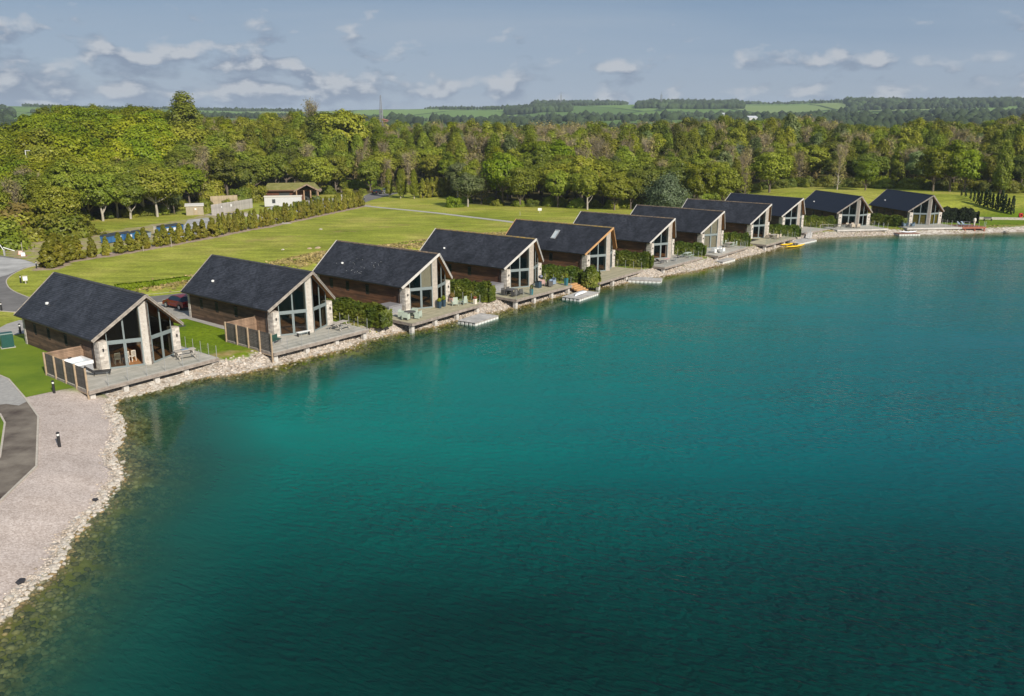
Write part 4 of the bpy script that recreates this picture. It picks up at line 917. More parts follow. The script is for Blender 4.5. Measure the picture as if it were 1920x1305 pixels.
PROTO = {}
def make_proto(key, style, seed, h, w, nclump, per, size, colour, brk=None, thick=1.0, nlimb=14):
    (V, F), cen = crown(style, seed, h, w, nclump, per, size)
    me = npmesh('crown', V, F); me.materials.append(LM[colour])
    tm = trunk_mesh(h, w, cen, seed, thick=thick, nlimb=nlimb).mesh('trunk'); tm.materials.append(brk or bark)
    PROTO[key] = dict(crown=me, trunk=tm, h=h, w=w, twigs=None, col=colour, brk=brk or bark)
for k, (key, st, h, w, nc, per, sz, c) in enumerate([
    ('round1', 'round', 13, 10, 120, 90, .34, 'olive'), ('round2', 'round', 13, 9, 100, 100, .34, 'olive'), ('round3', 'spread', 12, 11, 150, 80, .34, 'olive'), ('round4', 'round', 14, 8.5, 95, 100, .33, 'olive'),
    ('tall1', 'tall', 18, 7, 120, 80, .34, 'olive'), ('tall2', 'tall', 19, 8, 130, 80, .34, 'olive'),
    ('bush1', 'bush', 5, 8, 90, 100, .28, 'dark'), ('bush2', 'bush', 4.5, 7, 80, 100, .28, 'dark'),
    ('willow1', 'willow', 11, 11, 190, 85, .26, 'willow')]):
    make_proto(key, st, 40 + k, h, w, nc, per, sz, c)
for k in range(2):
    h, w = 16, 7.5; (V, F), cen = crown('tall', 90 + k, h, w, 90, 12, .34); me = npmesh('crown', V, F); me.materials.append(LM['brown'])
    tw = bare_crown(70 + k, h, w).mesh('twigs'); tw.materials.append(mat('twig_bark', (.31, .26, .17), .95, .2, 1))
    tm = trunk_mesh(h, w, cen, 60 + k, thick=.8, nlimb=16).mesh('trunk'); tm.materials.append(bark)
    PROTO['bare%d' % (k + 1)] = dict(crown=me, trunk=tm, h=h, w=w, twigs=tw, col='brown', brk=bark)
def tree(key, x, y, h, colour, label, cat='tree', group=None, name='broadleaf_tree', wide=1.0, rz=None, z=None, brk=None):
    p = PROTO[key]; s = h / p['h']; z = gz1(x, y) if z is None else z
    rz = random.uniform(0, 6.28) if rz is None else rz
    t = thing(name, label, cat, (x, y, z), rz, group); t.scale = (s * wide, s * wide, s)
    put('trunk', p['trunk'], brk or p['brk'], t); cr = put('crown', p['crown'], LM[colour], t)
    if p['twigs']: put('twigs', p['twigs'], MATS['twig_bark'], t)
    return t
KW = {'lime': 'bright lime green', 'olive': 'olive green', 'mid': 'fresh mid green', 'dark': 'dark green', 'brown': 'thin brown half-bare', 'russet': 'russet brown', 'willow': 'grey green', 'pale': 'pale green'}
def mound_xy(a, b, x): return a + (b - a) * x

# trees that can be pointed at one by one: (prototype, pixel x of the foot, distance, height, colour, width factor, label)
FEAT = [
 ('willow1', 1246, 205, 11.2, 'willow', 1.0, 'big rounded grey-green willow behind the sixth and seventh lodges'),
 ('round2', 1302, 207, 11.6, 'lime', .95, 'bright lime green tree just right of the grey-green willow'),
 ('round1', 1350, 212, 10.8, 'olive', 1.05, 'yellow-olive round tree behind the eighth lodge'),
 ('round1', 1010, 262, 17, 'lime', 1.0, 'bright lime green tree standing in the middle of the wood'),
 ('round3', 942, 218, 13.5, 'lime', .9, 'bright green tree with high crown left of the white notice board'),
 ('round1', 975, 214, 10.8, 'olive', 1.0, 'olive brown tree at the meadow edge behind the fourth lodge'),
 ('round2', 1045, 212, 10.0, 'olive', .9, 'slim olive tree behind the white notice board'),
 ('round4', 1100, 206, 10.4, 'mid', .9, 'green tree with forked pale trunk behind the fifth lodge'),
 ('round1', 1150, 205, 9.6, 'olive', 1.0, 'low olive tree left of the grey-green willow'),
 ('round2', 1180, 208, 8.4, 'mid', 1.0, 'small green tree touching the left side of the grey-green willow'),
 ('round3', 878, 214, 8.6, 'pale', 1.1, 'pale leafy sycamore clump at the left end of the meadow trees'),
 ('bush1', 852, 213, 3.4, 'lime', .8, 'low yellow-green shrub at the foot of the pale sycamore'),
 ('round1', 600, 248, 12.4, 'olive', 1.15, 'wide olive tree with visible trunk behind the turf-roofed building'),
 ('round2', 655, 300, 24, 'mid', 1.1, 'tall glossy green tree that tops the skyline left of the mast'),
 ('round1', 620, 315, 22, 'dark', 1.0, 'broad dark tree top left of the tall glossy tree'),
 ('tall2', 366, 275, 23.5, 'dark', 1.3, 'tallest dark poplar breaking the skyline at upper left'),
 ('bare1', 595, 330, 24.5, 'brown', .8, 'feathery half-bare tree top against the sky'),
 ('bush2', 30, 152, 8.2, 'russet', 1.2, 'reddish brown shrub tree at the left edge above the dark bushes'),
 ('round2', 332, 196, 6.8, 'pale', .85, 'small white-blossoming tree left of the fenced yard'),
 ('bush1', 432, 204, 3.6, 'mid', .6, 'round green shrub in front of the grey board fence'),
 ('bush2', 390, 200, 4.4, 'mid', .62, 'cone-shaped green shrub hiding the shed corner'),
 ('bare2', 240, 222, 11.5, 'brown', 1.5, 'grey-brown leafless thicket in front of the bright green wood'),
 ('tall1', 120, 216, 11, 'russet', .8, 'rusty orange-tinged tree below the bright green canopy'),
 ('round1', 1612, 226, 8.4, 'lime', 1.0, 'bright green rounded tree above the bank between the last two lodges'),
 ('round2', 1737, 222, 12.4, 'lime', .95, 'leftmost of three bright green trees above the farthest lodge'),
 ('round4', 1768, 221, 13.0, 'lime', 1.0, 'middle of three bright green trees above the farthest lodge'),
 ('round1', 1795, 219, 11.8, 'lime', .85, 'rightmost of three bright green trees above the farthest lodge'),
 ('bare1', 1560, 229, 11.5, 'brown', .8, 'slender half-bare tree with pale trunk on the bank behind the tenth lodge'),
 ('tall1', 1862, 213, 13, 'olive', .9, 'tall thin-stemmed olive tree on the bank near the right edge'),
 ('bare2', 1910, 211, 11, 'olive', .8, 'forked pale-trunked tree at the right edge of the bank'),
 ('round1', 1435, 228, 11.6, 'olive', 1.15, 'spreading olive tree on the bank behind the ninth lodge'),
 ('bare1', 1390, 226, 8.5, 'olive', .9, 'thin young tree at the left end of the grass bank'),
 ('round2', 860, 240, 11, 'pale', .9, 'white-flowering hawthorn behind the pale sycamore clump'),
 ('tall1', 1465, 300, 21, 'pale', 1.0, 'grey-green aspen rising left above the ninth lodge'),
 ('willow1', 1245, 250, 13.5, 'willow', .7, 'bluish green tree behind and above the grey-green willow'),
 ('willow1', 1375, 270, 15.0, 'willow', .8, 'second bluish green tree half hidden in the brown wood'),
]
for key, X, D, h, c, wd, lab in FEAT:
    x, y = atd(X, D); tree(key, x, y, h, c, lab, wide=wd, brk=bark_p if 'pale' in lab else None)
# dark evergreen mass at the left edge, saplings, and the plum-brown front row
for X, Y, h, w in ((-40, 470, 6.5, 1.1), (8, 452, 6.8, 1.1), (55, 450, 6.8, 1.05), (100, 448, 6.2, 1.0), (128, 445, 5.0, .8), (-20, 430, 9.5, 1), (70, 425, 9, 1)):
    x, y = px(X, Y); tree('bush1', x, y + 3, h, 'mid' if Y > 440 else 'olive', ('low dense glossy' if Y > 440 else 'tall dark') + ' bush by the works yard, ' + ('cut by the left edge' if X < 0 else 'near the left edge' if X < 40 else 'in the middle of the clump' if X < 90 else 'right of the middle' if X < 120 else 'at its right end'), 'bush', 'bushes beside the works yard', 'dense_bush', w * 1.1 * 5 / h * 1.25)
ONES_ = ['first', 'second', 'third', 'fourth', 'fifth', 'sixth', 'seventh', 'eighth']
for k, X in enumerate((150, 172, 198, 226, 250, 276, 300, 322)):
    D = 176 + k * 2.2 + (k % 2) * 5; x, y = atd(X, D)
    tree(('round3', 'round1', 'round2')[k % 3], x, y, random.uniform(10.5, 13.5), ('olive', 'mid', 'olive')[k % 3], ONES_[k] + ' olive tree from the left with bare trunk above the blue containers', group='trees along the works track', brk=bark_p)
for k, (X, D) in enumerate(((733, 244), (754, 240), (759, 243), (779, 239))):
    x, y = atd(X, D); tree('tall1', x, y, 8.2, 'lime' if k % 2 else 'olive', ('leftmost', 'second', 'third', 'rightmost')[k] + ' slim sapling with straight pale trunk on the far lawn', group='saplings on the far lawn', name='young_birch', wide=.75, brk=bark_p)

# the wood itself: jittered rows behind the tree front; the 230 nearest stand singly, the rest as far woodland
cand = []
rsf = random.Random(17)
D = 150
while D < 470:
    step = 6.6 + (D - 150) * .012; X = -170
    while X < 2090:
        xx = X + rsf.uniform(-.4, .4) * step / D * FPX; dd = D + rsf.uniform(-.45, .45) * step; X += step / D * FPX
        dep = dd - float(tree_front(xx))
        if dep < 2.5: continue
        if dep < 12 and 700 < xx < 850: continue
        if 340 < xx < 480 and dep < 5: continue
        if 480 <= xx < 700 and dep < 6: continue
        x, y = atd(xx, dd); cand.append((dd, xx, x, y, dep))
    D += step * .95
fx_ = [(a[1], a[2]) for a in FEAT]
cand = [c for c in cand if all(abs(c[1] - f[0]) / FPX * c[0] > 4 or abs(c[0] - f[1]) > 4 for f in fx_)]
cand.sort()
far_pts = {}
SKX, SKYY = zip(*[(-200, 248), (0, 248), (60, 236), (80, 218), (100, 207), (150, 200), (200, 198), (290, 202), (330, 212), (400, 216), (440, 223), (500, 217), (560, 213), (600, 217), (680, 207), (735, 224), (800, 229), (900, 226), (1000, 229), (1100, 227), (1200, 229), (1300, 225), (1350, 219), (1400, 229), (1480, 213), (1520, 217), (1560, 234), (1650, 238), (1700, 221), (1800, 233), (1850, 223), (1880, 207), (1920, 201), (2100, 200)])
cnt = 0
PLACE = [(-999, 'at the left edge'), (45, 'left of the works yard'), (90, 'above the works yard'), (145, 'above the first bare-trunked trees'), (200, 'above the blue containers'), (265, 'above the last bare-trunked trees'), (330, 'behind the board fence'), (400, 'behind the fence notice'), (470, 'behind the turf-roofed building'), (600, 'behind the distant car park'), (700, 'behind the saplings'), (860, 'behind the pale sycamore clump'), (960, 'behind the white notice board'), (1080, 'above the fifth lodge'), (1180, 'behind the grey-green willow'), (1300, 'above the seventh lodge'), (1400, 'above the eighth lodge'), (1480, 'above the ninth lodge'), (1580, 'above the tenth lodge'), (1690, 'above the farthest lodge'), (1800, 'above the cypress row')]
ADJ = {'olive': 'olive green', 'mid': 'fresh green', 'dark': 'dark green', 'brown': 'brown half-leafless', 'lime': 'bright yellow-green', 'pale': 'pale grey-green', 'russet': 'rust-tinted'}
def tree_label(c, xx, dep, hgt):
    pl = [p_ for x_, p_ in PLACE if xx >= x_][-1]; rank = 'in the front row' if dep < 11 else 'in the second rank' if dep < 21 else 'in the third rank' if dep < 32 else 'in the fourth rank' if dep < 43 else 'in the fifth rank' if dep < 54 else 'high up the rise' if dep < 75 else 'at the back'
    return ('tall ' if hgt > 13.5 else 'low ' if hgt < 10 else '') + ADJ[c] + ' tree ' + pl + ', ' + rank
for dd, xx, x, y, dep in cand:
    r = rsf.random()
    if xx < 330:
        hgt = 9 + min(dep, 60) / 60 * 7; 
        c = ('lime' if r < .86 else 'mid') if dep > 34 else ('olive' if r < .5 else 'mid' if r < .8 else 'brown'); reg = 1
        if dep > 120: c = 'dark' if r < .5 else 'olive'; hgt = 19
        if xx < 45 and dd > 230: hgt *= .62
    elif xx < 720:
        hgt = 11 + min(dep, 110) / 110 * 8.5; c = 'olive' if r < .46 else 'mid' if r < .72 else 'brown' if r < .84 else 'dark' if r < .93 else 'lime'; reg = 1
    elif xx < 1250:
        hgt = 10 + min(dep, 130) / 130 * 10.5; c = 'olive' if r < .34 else 'brown' if r < .60 else 'mid' if r < .80 else 'dark' if r < .90 else 'pale' if r < .95 else 'lime'; reg = 0
        if dep > 60 and r > .45 and r < .75: c = 'brown'
    else:
        hgt = 10 + min(dep, 130) / 130 * 10.0; c = 'olive' if r < .36 else 'brown' if r < .62 else 'dark' if r < .76 else 'mid' if r < .92 else 'pale'; reg = 2
    hgt *= rsf.uniform(.84, 1.14)
    cap = CAM_H + (239 - float(np.interp(xx, SKX, SKYY))) / FPX * dd - gz1(x, y)
    if dep > 55: hgt = max(hgt, cap * .80)
    hgt = min(hgt, cap * rsf.uniform(.90, 1.03))
    if hgt < 4: continue
    if c == 'brown': key = rsf.choice(('bare1', 'bare2')); 
    elif c == 'lime' and xx < 330: key = rsf.choice(('round3', 'round1'))
    elif dep > 32 and xx > 640: key = rsf.choice(('tall1', 'tall2', 'tall1', 'round4'))
    elif dep > 70: key = rsf.choice(('tall1', 'tall2', 'round4', 'round1'))
    else: key = rsf.choice(('round1', 'round2', 'round3', 'round4', 'tall1'))
    if cnt < 235 and xx > -60:
        cnt += 1; lab = tree_label(c, xx, dep, hgt)
        tree(key, x, y, hgt, c, lab, group='woodland trees: ' + lab, wide=rsf.uniform(.95, 1.2), name='half_bare_tree' if c == 'brown' else 'broadleaf_tree')
    else:
        far_pts.setdefault((key, c), []).append((x, y, gz1(x, y), hgt / PROTO[key]['h'], rsf.uniform(0, 6.28)))

def joined_proto(key, c):
    p = PROTO[key]; obs = []
    for me, m in ((p['crown'], LM[c]), (p['trunk'], p['brk'])) + (((p['twigs'], MATS['twig_bark']),) if p['twigs'] else ()):
        n = me.copy(); n.materials.clear(); n.materials.append(m); obs.append(bpy.data.objects.new('proto', n))
    return obs
def scatter(name, label, cat, pts, protos):
    """a mass nobody could count: points in one mesh, plants set on them by geometry nodes"""
    me = bpy.data.meshes.new(name); me.from_pydata([p[:3] for p in pts], [], [])
    a = me.attributes.new('siz', 'FLOAT', 'POINT'); a.data.foreach_set('value', [p[3] for p in pts])
    a = me.attributes.new('ang', 'FLOAT', 'POINT'); a.data.foreach_set('value', [p[4] for p in pts])
    o = bpy.data.objects.new(name, me); COL.objects.link(o); tag(o, label, cat); o['kind'] = 'stuff'
    ng = bpy.data.node_groups.new(name, 'GeometryNodeTree'); ng.interface.new_socket('Geometry', in_out='INPUT', socket_type='NodeSocketGeometry'); ng.interface.new_socket('Geometry', in_out='OUTPUT', socket_type='NodeSocketGeometry')
    gi = ng.nodes.new('NodeGroupInput'); go = ng.nodes.new('NodeGroupOutput'); jn = ng.nodes.new('GeometryNodeJoinGeometry')
    sa = ng.nodes.new('GeometryNodeInputNamedAttribute'); sa.data_type = 'FLOAT'; sa.inputs[0].default_value = 'siz'
    ra = ng.nodes.new('GeometryNodeInputNamedAttribute'); ra.data_type = 'FLOAT'; ra.inputs[0].default_value = 'ang'
    cx = ng.nodes.new('ShaderNodeCombineXYZ'); ng.links.new(ra.outputs[0], cx.inputs[2])
    for po in protos:
        oi = ng.nodes.new('GeometryNodeObjectInfo'); oi.inputs[0].default_value = po; oi.inputs['As Instance'].default_value = True
        ip = ng.nodes.new('GeometryNodeInstanceOnPoints'); ng.links.new(gi.outputs[0], ip.inputs['Points']); ng.links.new(oi.outputs['Geometry'], ip.inputs['Instance'])
        ng.links.new(sa.outputs[0], ip.inputs['Scale']); ng.links.new(cx.outputs[0], ip.inputs['Rotation']); ng.links.new(ip.outputs[0], jn.inputs[0])
    ng.links.new(jn.outputs[0], go.inputs[0]); md = o.modifiers.new('scatter', 'NODES'); md.node_group = ng
    return o
for (key, c), pts in far_pts.items():
    scatter('far_woodland', KW[c] + ' trees of the wood farther back, merging into one canopy', 'woodland', pts, joined_proto(key, c))

for k in range(44):
    X = 140 + k * 28.5 + rsf.uniform(-8, 8); D_ = float(tree_front(X)) + rsf.uniform(1.5, 7); x, y = atd(X, D_)
    if 345 < X < 590: continue
    tree(rsf.choice(('bush1', 'bush2')), x, y, rsf.uniform(1.8, 3.6), rsf.choice(('dark', 'mid', 'olive', 'olive')), ('low ' if k % 2 else '') + 'thicket bush under the trees ' + [p_ for x_, p_ in PLACE if X >= x_][-1] + (', nearer' if k % 3 else ', set back'), 'bush', 'thicket bushes at the foot of the wood', 'thicket_bush')
# undergrowth at the foot of the wood above the bank
for k in range(30):
    X = 1410 + k * 19 + rsf.uniform(-5, 5); D_ = float(tree_front(X)) + rsf.uniform(2, 5); x, y = atd(X, D_)
    tree(rsf.choice(('bush1', 'bush2')), x, y, rsf.uniform(2.6, 4.4), rsf.choice(('dark', 'mid', 'dark', 'olive')), (['first', 'second', 'third', 'fourth', 'fifth', 'sixth', 'seventh', 'eighth', 'ninth', 'tenth'][k % 10]) + ' undergrowth bush ' + ('above the ninth lodge' if k < 10 else 'above the last two lodges' if k < 20 else 'above the cypress row') + ', counted from its left', 'bush', 'undergrowth bushes along the bank', 'undergrowth_bush')
# clipped and free-growing hedges, conifer rows
def hedge_mesh(L, wd, h, n, size, seed, lump=.18, round_=True):
    rs = np.random.default_rng(seed); u = rs.uniform(0, 1, n); a = rs.uniform(0, 6.28, n)
    face = rs.random(n); P = np.zeros((n, 3)); Nn = np.zeros((n, 3))
    e = 3.0 if round_ else 12.0                                            # superellipse section
    t = rs.uniform(-.1, math.pi + .1, n); ct, st = np.cos(t), np.sin(t)
    cx = np.sign(ct) * np.abs(ct) ** (2 / e); sz = np.clip(np.sign(st) * np.abs(st) ** (2 / e), 0, 1)
    x = u * L; taper = np.minimum(1, np.minimum(u, 1 - u) * L / (wd * .5) + .25) ** .6 if round_ else 1
    l = 1 + lump * (np.sin(x * 1.7 + seed) * .5 + np.sin(x * 3.9 + seed * 2 + t * 2) * .4 + rs.normal(0, .35, n))
    P[:, 0] = x + rs.normal(0, .04, n); P[:, 1] = cx * wd / 2 * l * taper; P[:, 2] = sz * h * (1 + (l - 1) * .6) * taper
    end = rs.random(n) < .12; P[end, 0] = np.where(u[end] < .5, 0, L); P[end, 1] = rs.uniform(-.5, .5, end.sum()) * wd * .8; P[end, 2] = rs.uniform(0, 1, end.sum()) * h * .85
    Nn[:, 1] = ct; Nn[:, 2] = st + .3; Nn[end, 0] = np.where(u[end] < .5, -2, 2)
    P[:, 2] = np.maximum(P[:, 2], .03)
    V, F = leaf_quads(P, Nn, np.full(n, size), rs)
    co = MB().box(.15, L - .15, -wd * .32, wd * .32, 0, h * .78); o = len(V)
    return npmesh('foliage', np.vstack([V, np.array(co.v)]), np.vstack([F, np.array([list(f) for f in co.f]) + o]))
HM = [hedge_mesh(8, 1.9, 2.0, 5200, .24, 3), hedge_mesh(8, 2.0, 2.1, 5200, .24, 8)]
hl = ['tall laurel hedge between the second and third lodges', 'laurel hedge between the third and fourth lodges', 'laurel hedge between the fourth and fifth lodges', 'laurel hedge between the fifth and sixth lodges', 'laurel hedge between the sixth and seventh lodges', 'patchy laurel hedge between the seventh and eighth lodges', 'laurel hedge left of the lodge behind the kayaks', 'shaded laurel hedge between the ninth and tenth lodges', 'shaded laurel hedge between the tenth and farthest lodges']
HG = [(1, 6.3, 4.6, 6.9, -4.9, 1.0), (2, 6.0, 3.4, 7.4, -3.6, .95), (3, 5.8, 2.6, 7.6, -4.0, .9), (4, 5.6, 3.0, 7.4, -4.4, .95), (5, 5.4, 2.0, 7.0, -4.2, .9), (6, 5.4, 1.0, 7.2, -3.6, .95), (7, 5.0, 1.0, 7.4, -5.0, .95), (8, 5.8, 3.0, 10.4, -3.6, 1.0), (9, 5.4, 5.0, 9.8, -3.0, 1.05)]
for k, (i, x0, y0, x1, y1, sc) in enumerate(HG):
    M = MAT4[i]; a = M @ Vector((x0, y0, -.2)); b = M @ Vector((x1, y1, -.2)); L = (b - a).length
    t = thing('laurel_hedge', hl[k], 'hedge', a, math.atan2(b.y - a.y, b.x - a.x), 'laurel hedges between the lodges'); f = put('foliage', HM[k % 2], LM['laurel'], t); f.scale = (L / 8, sc, sc)
t = thing('laurel_bush', 'round laurel bush below the tan bargeboard lodge beside the steps', 'bush', (*px(1090, 534, .6), .5), 0); f = put('foliage', hedge_mesh(2.4, 2.1, 2.3, 1800, .24, 12), LM['laurel'], t)
# big dark shrub bank right of the farthest lodge
M = MAT4[10]; a = M @ Vector((5.2, 6.5, -.2)); b = M @ Vector((13.6, 2.2, -.2))
t = thing('evergreen_hedge', 'high blackish evergreen hedge right of the farthest lodge', 'hedge', a, math.atan2(b.y - a.y, b.x - a.x)); f = put('foliage', hedge_mesh(9.5, 3.2, 2.9, 5200, .26, 21), mat('dark_evergreen', (.012, .02, .006), .95, .3, 1, island=.4), t)
# clipped box hedges behind the lodges
bh = hedge_mesh(8, 1.3, .95, 3600, .15, 30, .05, False)
for (A, B, lab) in ((px(218, 548), px(283, 541), 'left one of two clipped hedges behind the nearest lodge'), (px(287, 541), px(356, 531), 'clipped bright hedge reaching the back of the second lodge'), (px(548, 497), px(602, 491), 'clipped bright hedge seen between the second and third roofs'), (px(748, 467), px(795, 461), 'clipped bright hedge seen between the third and fourth roofs')):
    L = math.hypot(B[0] - A[0], B[1] - A[1]); t = thing('clipped_hedge', lab, 'hedge', (*A, GZ), math.atan2(B[1] - A[1], B[0] - A[0]), 'clipped hedges behind the lodges'); f = put('foliage', bh, LM['box'], t); f.scale = (L / 8, 1, 1)
A, B = px(655, 356), px(704, 353); t = thing('clipped_hedge', 'tall clipped hedge by the distant car park', 'hedge', (*A, GZ), math.atan2(B[1] - A[1], B[0] - A[0])); f = put('foliage', bh, LM['box'], t); f.scale = (math.hypot(B[0] - A[0], B[1] - A[1]) / 8, 1.5, 3.2)
# thuja row along the field
TH = []
for k in range(4):
    (V, F), cen = crown('cone', 130 + k, 3.0, 1.9, 60, 40, .2); TH.append(npmesh('crown', V, F))
hp = [Vector((*p, 0)) for p in HEDGE]; seg = [(b - a).length for a, b in zip(hp[:-1], hp[1:])]; tot = sum(seg)
def along(s):
    for (a, b), l in zip(zip(hp[:-1], hp[1:]), seg):
        if s <= l: return a.lerp(b, s / l)
        s -= l
    return hp[-1]
cm_ = lambda: MB().tube((0, 0, -.2), (0, 0, 2.0), .07, .03, 6)
ONES = ['first', 'second', 'third', 'fourth', 'fifth', 'sixth', 'seventh', 'eighth', 'ninth']
ORD = ONES + ['tenth', 'eleventh', 'twelfth', 'thirteenth', 'fourteenth', 'fifteenth', 'sixteenth', 'seventeenth', 'eighteenth', 'nineteenth']
for tn, te in (('twenty', 'twentieth'), ('thirty', 'thirtieth'), ('forty', 'fortieth'), ('fifty', 'fiftieth'), ('sixty', 'sixtieth'), ('seventy', 'seventieth')): ORD += [te] + [tn + '-' + o for o in ONES]
s = .6; k = 0
while s < tot:
    p = along(s); pxx = 960 + FPX * p.x / p.y
    sparse = pxx < 400; h = (random.uniform(2.7, 3.5) if sparse else random.uniform(3.4, 4.2)) * (1.3 if pxx < 130 else 1)
    lab = 'bushy young conifer at the road end of the field hedge' if pxx < 135 else 'young conifer in the gappy stretch before the blue containers' if sparse else 'conifer in the dense far stretch of the field hedge'
    lab = (ORD[k] if k < len(ORD) else 'conifer %d' % (k + 1)) + ' ' + ('bushy ' if pxx < 135 else '') + 'conifer from the road end of the field hedge'
    t = thing('young_conifer', lab, 'conifer', (p.x + random.uniform(-.25, .25), p.y + random.uniform(-.3, .3), GZ), random.uniform(0, 6), 'young conifers of the field hedge')
    t.scale = (h / 3 * random.uniform(.85, 1.15) * (1.1 if pxx < 130 else .98 if sparse else .74),) * 2 + (h / 3,)
    put('trunk', cm_, bark, t, key='cm'); put('crown', TH[k % 4], LM['thuja'], t)
    s += 1.25 if pxx < 130 else random.uniform(1.6, 2.7) if sparse else random.uniform(1.45, 1.9); k += 1
p0 = px(790, 373); p1 = px(852, 369)
TH2 = TH[0]
for k in range(8):
    x = p0[0] + (p1[0] - p0[0]) * k / 7; y = p0[1] + (p1[1] - p0[1]) * k / 7
    t = thing('clipped_conifer', ONES_[k] + ' tall conifer from the left in the screen behind the far lawn', 'conifer', (x, y + 4, GZ), k, 'conifer screen behind the far lawn'); t.scale = (1.5, 1.5, 1.85)
    put('trunk', cm_, bark, t, key='cm'); put('crown', TH[k % 4], LM['thuja'], t)
(V, F), cen = crown('column', 150, 3.6, 1.25, 60, 34, .17); cyp = npmesh('crown', V, F)
for k, X in enumerate((1799, 1807, 1816, 1823, 1830, 1836, 1844, 1851, 1858, 1866, 1874, 1881, 1888, 1896)):
    yb = np.interp(X, [1799, 1830, 1896], [391, 398, 405]); x, y = px(X, yb + 1); h = (2.0, 2.4, 2.6, 2.7, 3.4, 3.4, 4.2, 4.0, 3.7, 4.0, 4.9, 4.2, 3.6, 4.3)[k]
    t = thing('columnar_cypress', ORD[k] + ' columnar cypress from the left in the row by the right edge', 'cypress', (x, y, gz1(x, y)), k, 'columnar cypresses by the right edge')
    s_ = h / 3.6; t.scale = (s_ * .72,) * 2 + (s_,); put('trunk', cm_, bark, t, key='cm'); put('crown', cyp, LM['cypress'], t)

# rough tussocks on the spoil mounds and along the water's edge
def tuft_mesh(n, pts_fn, size, seed):
    rs = np.random.default_rng(seed); P = pts_fn(rs, n); z = ground_z(P); C = np.c_[P, z + size * .35]; nr = np.tile([0, -.3, .8], (len(C), 1)); return npmesh('tufts', *leaf_quads(C, nr, np.full(len(C), size), rs, 1.4))
def mounds(rs, n):
    out = []
    for mx, my, sx, w in ((-43, 106, 6, .16), (-37, 112.5, 5, .14), (-30, 124, 7, .22), (-23, 132, 7, .2), (-15, 142, 8, .18), (-6, 152, 8, .1)):
        m = int(n * w); u = rs.normal(0, sx * .6, m); v = rs.normal(0, 1.7, m); out.append(np.c_[mx + u * .63 - v * .77, my + u * .77 + v * .63])
    return np.vstack(out)
o = put('dry_scrub', tuft_mesh(7000, mounds, .26, 4), mat('dry_stalks', (.36, .27, .12), .95, .3, .5, island=.4, col2=(.17, .15, .03)), kind='stuff'); tag(o, 'dry straw-coloured scrub on the low mounds behind the lodges', 'scrub')
def bankp(rs, n):
    P = []
    for a, b in zip(SHORE[30:62], SHORE[31:63]):
        L = math.hypot(b[0] - a[0], b[1] - a[1]); m = int(L * 26); t = rs.random(m)[:, None]; q = np.array(a) * (1 - t) + np.array(b) * t; nr = np.array([-(b[1] - a[1]), b[0] - a[0]]) / L
        P.append(q + nr * np.abs(rs.normal(2.6, .9, m))[:, None])
    P = np.vstack(P); return P[vnoise(P, 3.0, 21) > .52]
o = put('bank_weeds', tuft_mesh(0, bankp, .15, 6), mat('weed_green', (.20, .22, .03), .95, .3, .5, island=.4, col2=(.25, .19, .08)), kind='stuff'); tag(o, 'straggling weeds along the top of the stony bank', 'weeds')

# far woods, hedgerows and farm buildings on the downs
def blob_wood(name, label, spots, rad, m, seed):
    rs = np.random.default_rng(seed); V0 = []; F0 = []
    import bmesh
    bm = bmesh.new(); bmesh.ops.create_icosphere(bm, subdivisions=1, radius=1); iv = np.array([v.co[:] for v in bm.verts]); jf = np.array([[v.index for v in f.verts] for f in bm.faces]); bm.free()
    P = np.array(spots); z = ground_z(P, np.full(len(P), 50.0)) ; n = len(P)
    s = rs.uniform(.7, 1.35, (n, 1, 1)) * rad; V = iv[None] * (1 + rs.normal(0, .16, (n, 12, 1))) * s * [1, 1, 1.15]
    V = V + np.c_[P, z + rad * .55][:, None]; F = (jf[None] + (np.arange(n) * 12)[:, None, None])
    o = put(name, npmesh(name, V.reshape(-1, 3), F.reshape(-1, 3)), m, kind='stuff'); tag(o, label, 'woodland'); return o
farw = mat('far_wood', (.045, .07, .025), .95, .35, .02, island=.35); farh = mat('far_hedgerow', (.035, .055, .02), .95, .3, .02, island=.3)
rw = np.random.default_rng(77)
def patch(x0, x1, d0, d1, n):
    X = rw.uniform(x0, x1, n); Dd = rw.uniform(d0, d1, n); return [((a - 960) / FPX * b, b) for a, b in zip(X, Dd)]
blob_wood('plantation', 'long dark plantation on the skyline right of the mast', patch(998, 1164, 2930, 3010, 900), 9, farw, 1)
blob_wood('plantation', 'longer dark plantation on the skyline further right', patch(1200, 1368, 2930, 3020, 900), 10, farw, 2)
blob_wood('plantation', 'lower dark wood on the slope below the skyline plantations', patch(1185, 1375, 2250, 2400, 900) + patch(950, 1065, 2200, 2350, 480), 8, farw, 3)
blob_wood('plantation', 'broad dark wood covering the long ridge at the right', patch(1372, 1990, 2850, 3050, 2800) + patch(1560, 1990, 2000, 2600, 1100), 8, farw, 4)
blob_wood('valley_trees', 'scattered valley trees and hedgerows between the wood and the downs', patch(1380, 1990, 750, 1800, 330) + patch(740, 1380, 900, 2000, 260) + patch(-100, 60, 600, 2000, 130), 7, farh, 5)
hr = []
for _ in range(46):
    X = rw.uniform(-60, 1980); Dd = rw.uniform(900, 2800); ang = rw.uniform(-.25, .25) + (1.5 if rw.random() < .2 else 0); L = rw.uniform(120, 420)
    for q in np.arange(0, L, 9): hr.append(((X - 960) / FPX * Dd + math.cos(ang) * q, Dd + math.sin(ang) * q))
blob_wood('hedgerows', 'dark hedgerow lines dividing the far fields', hr, 5, farh, 6)
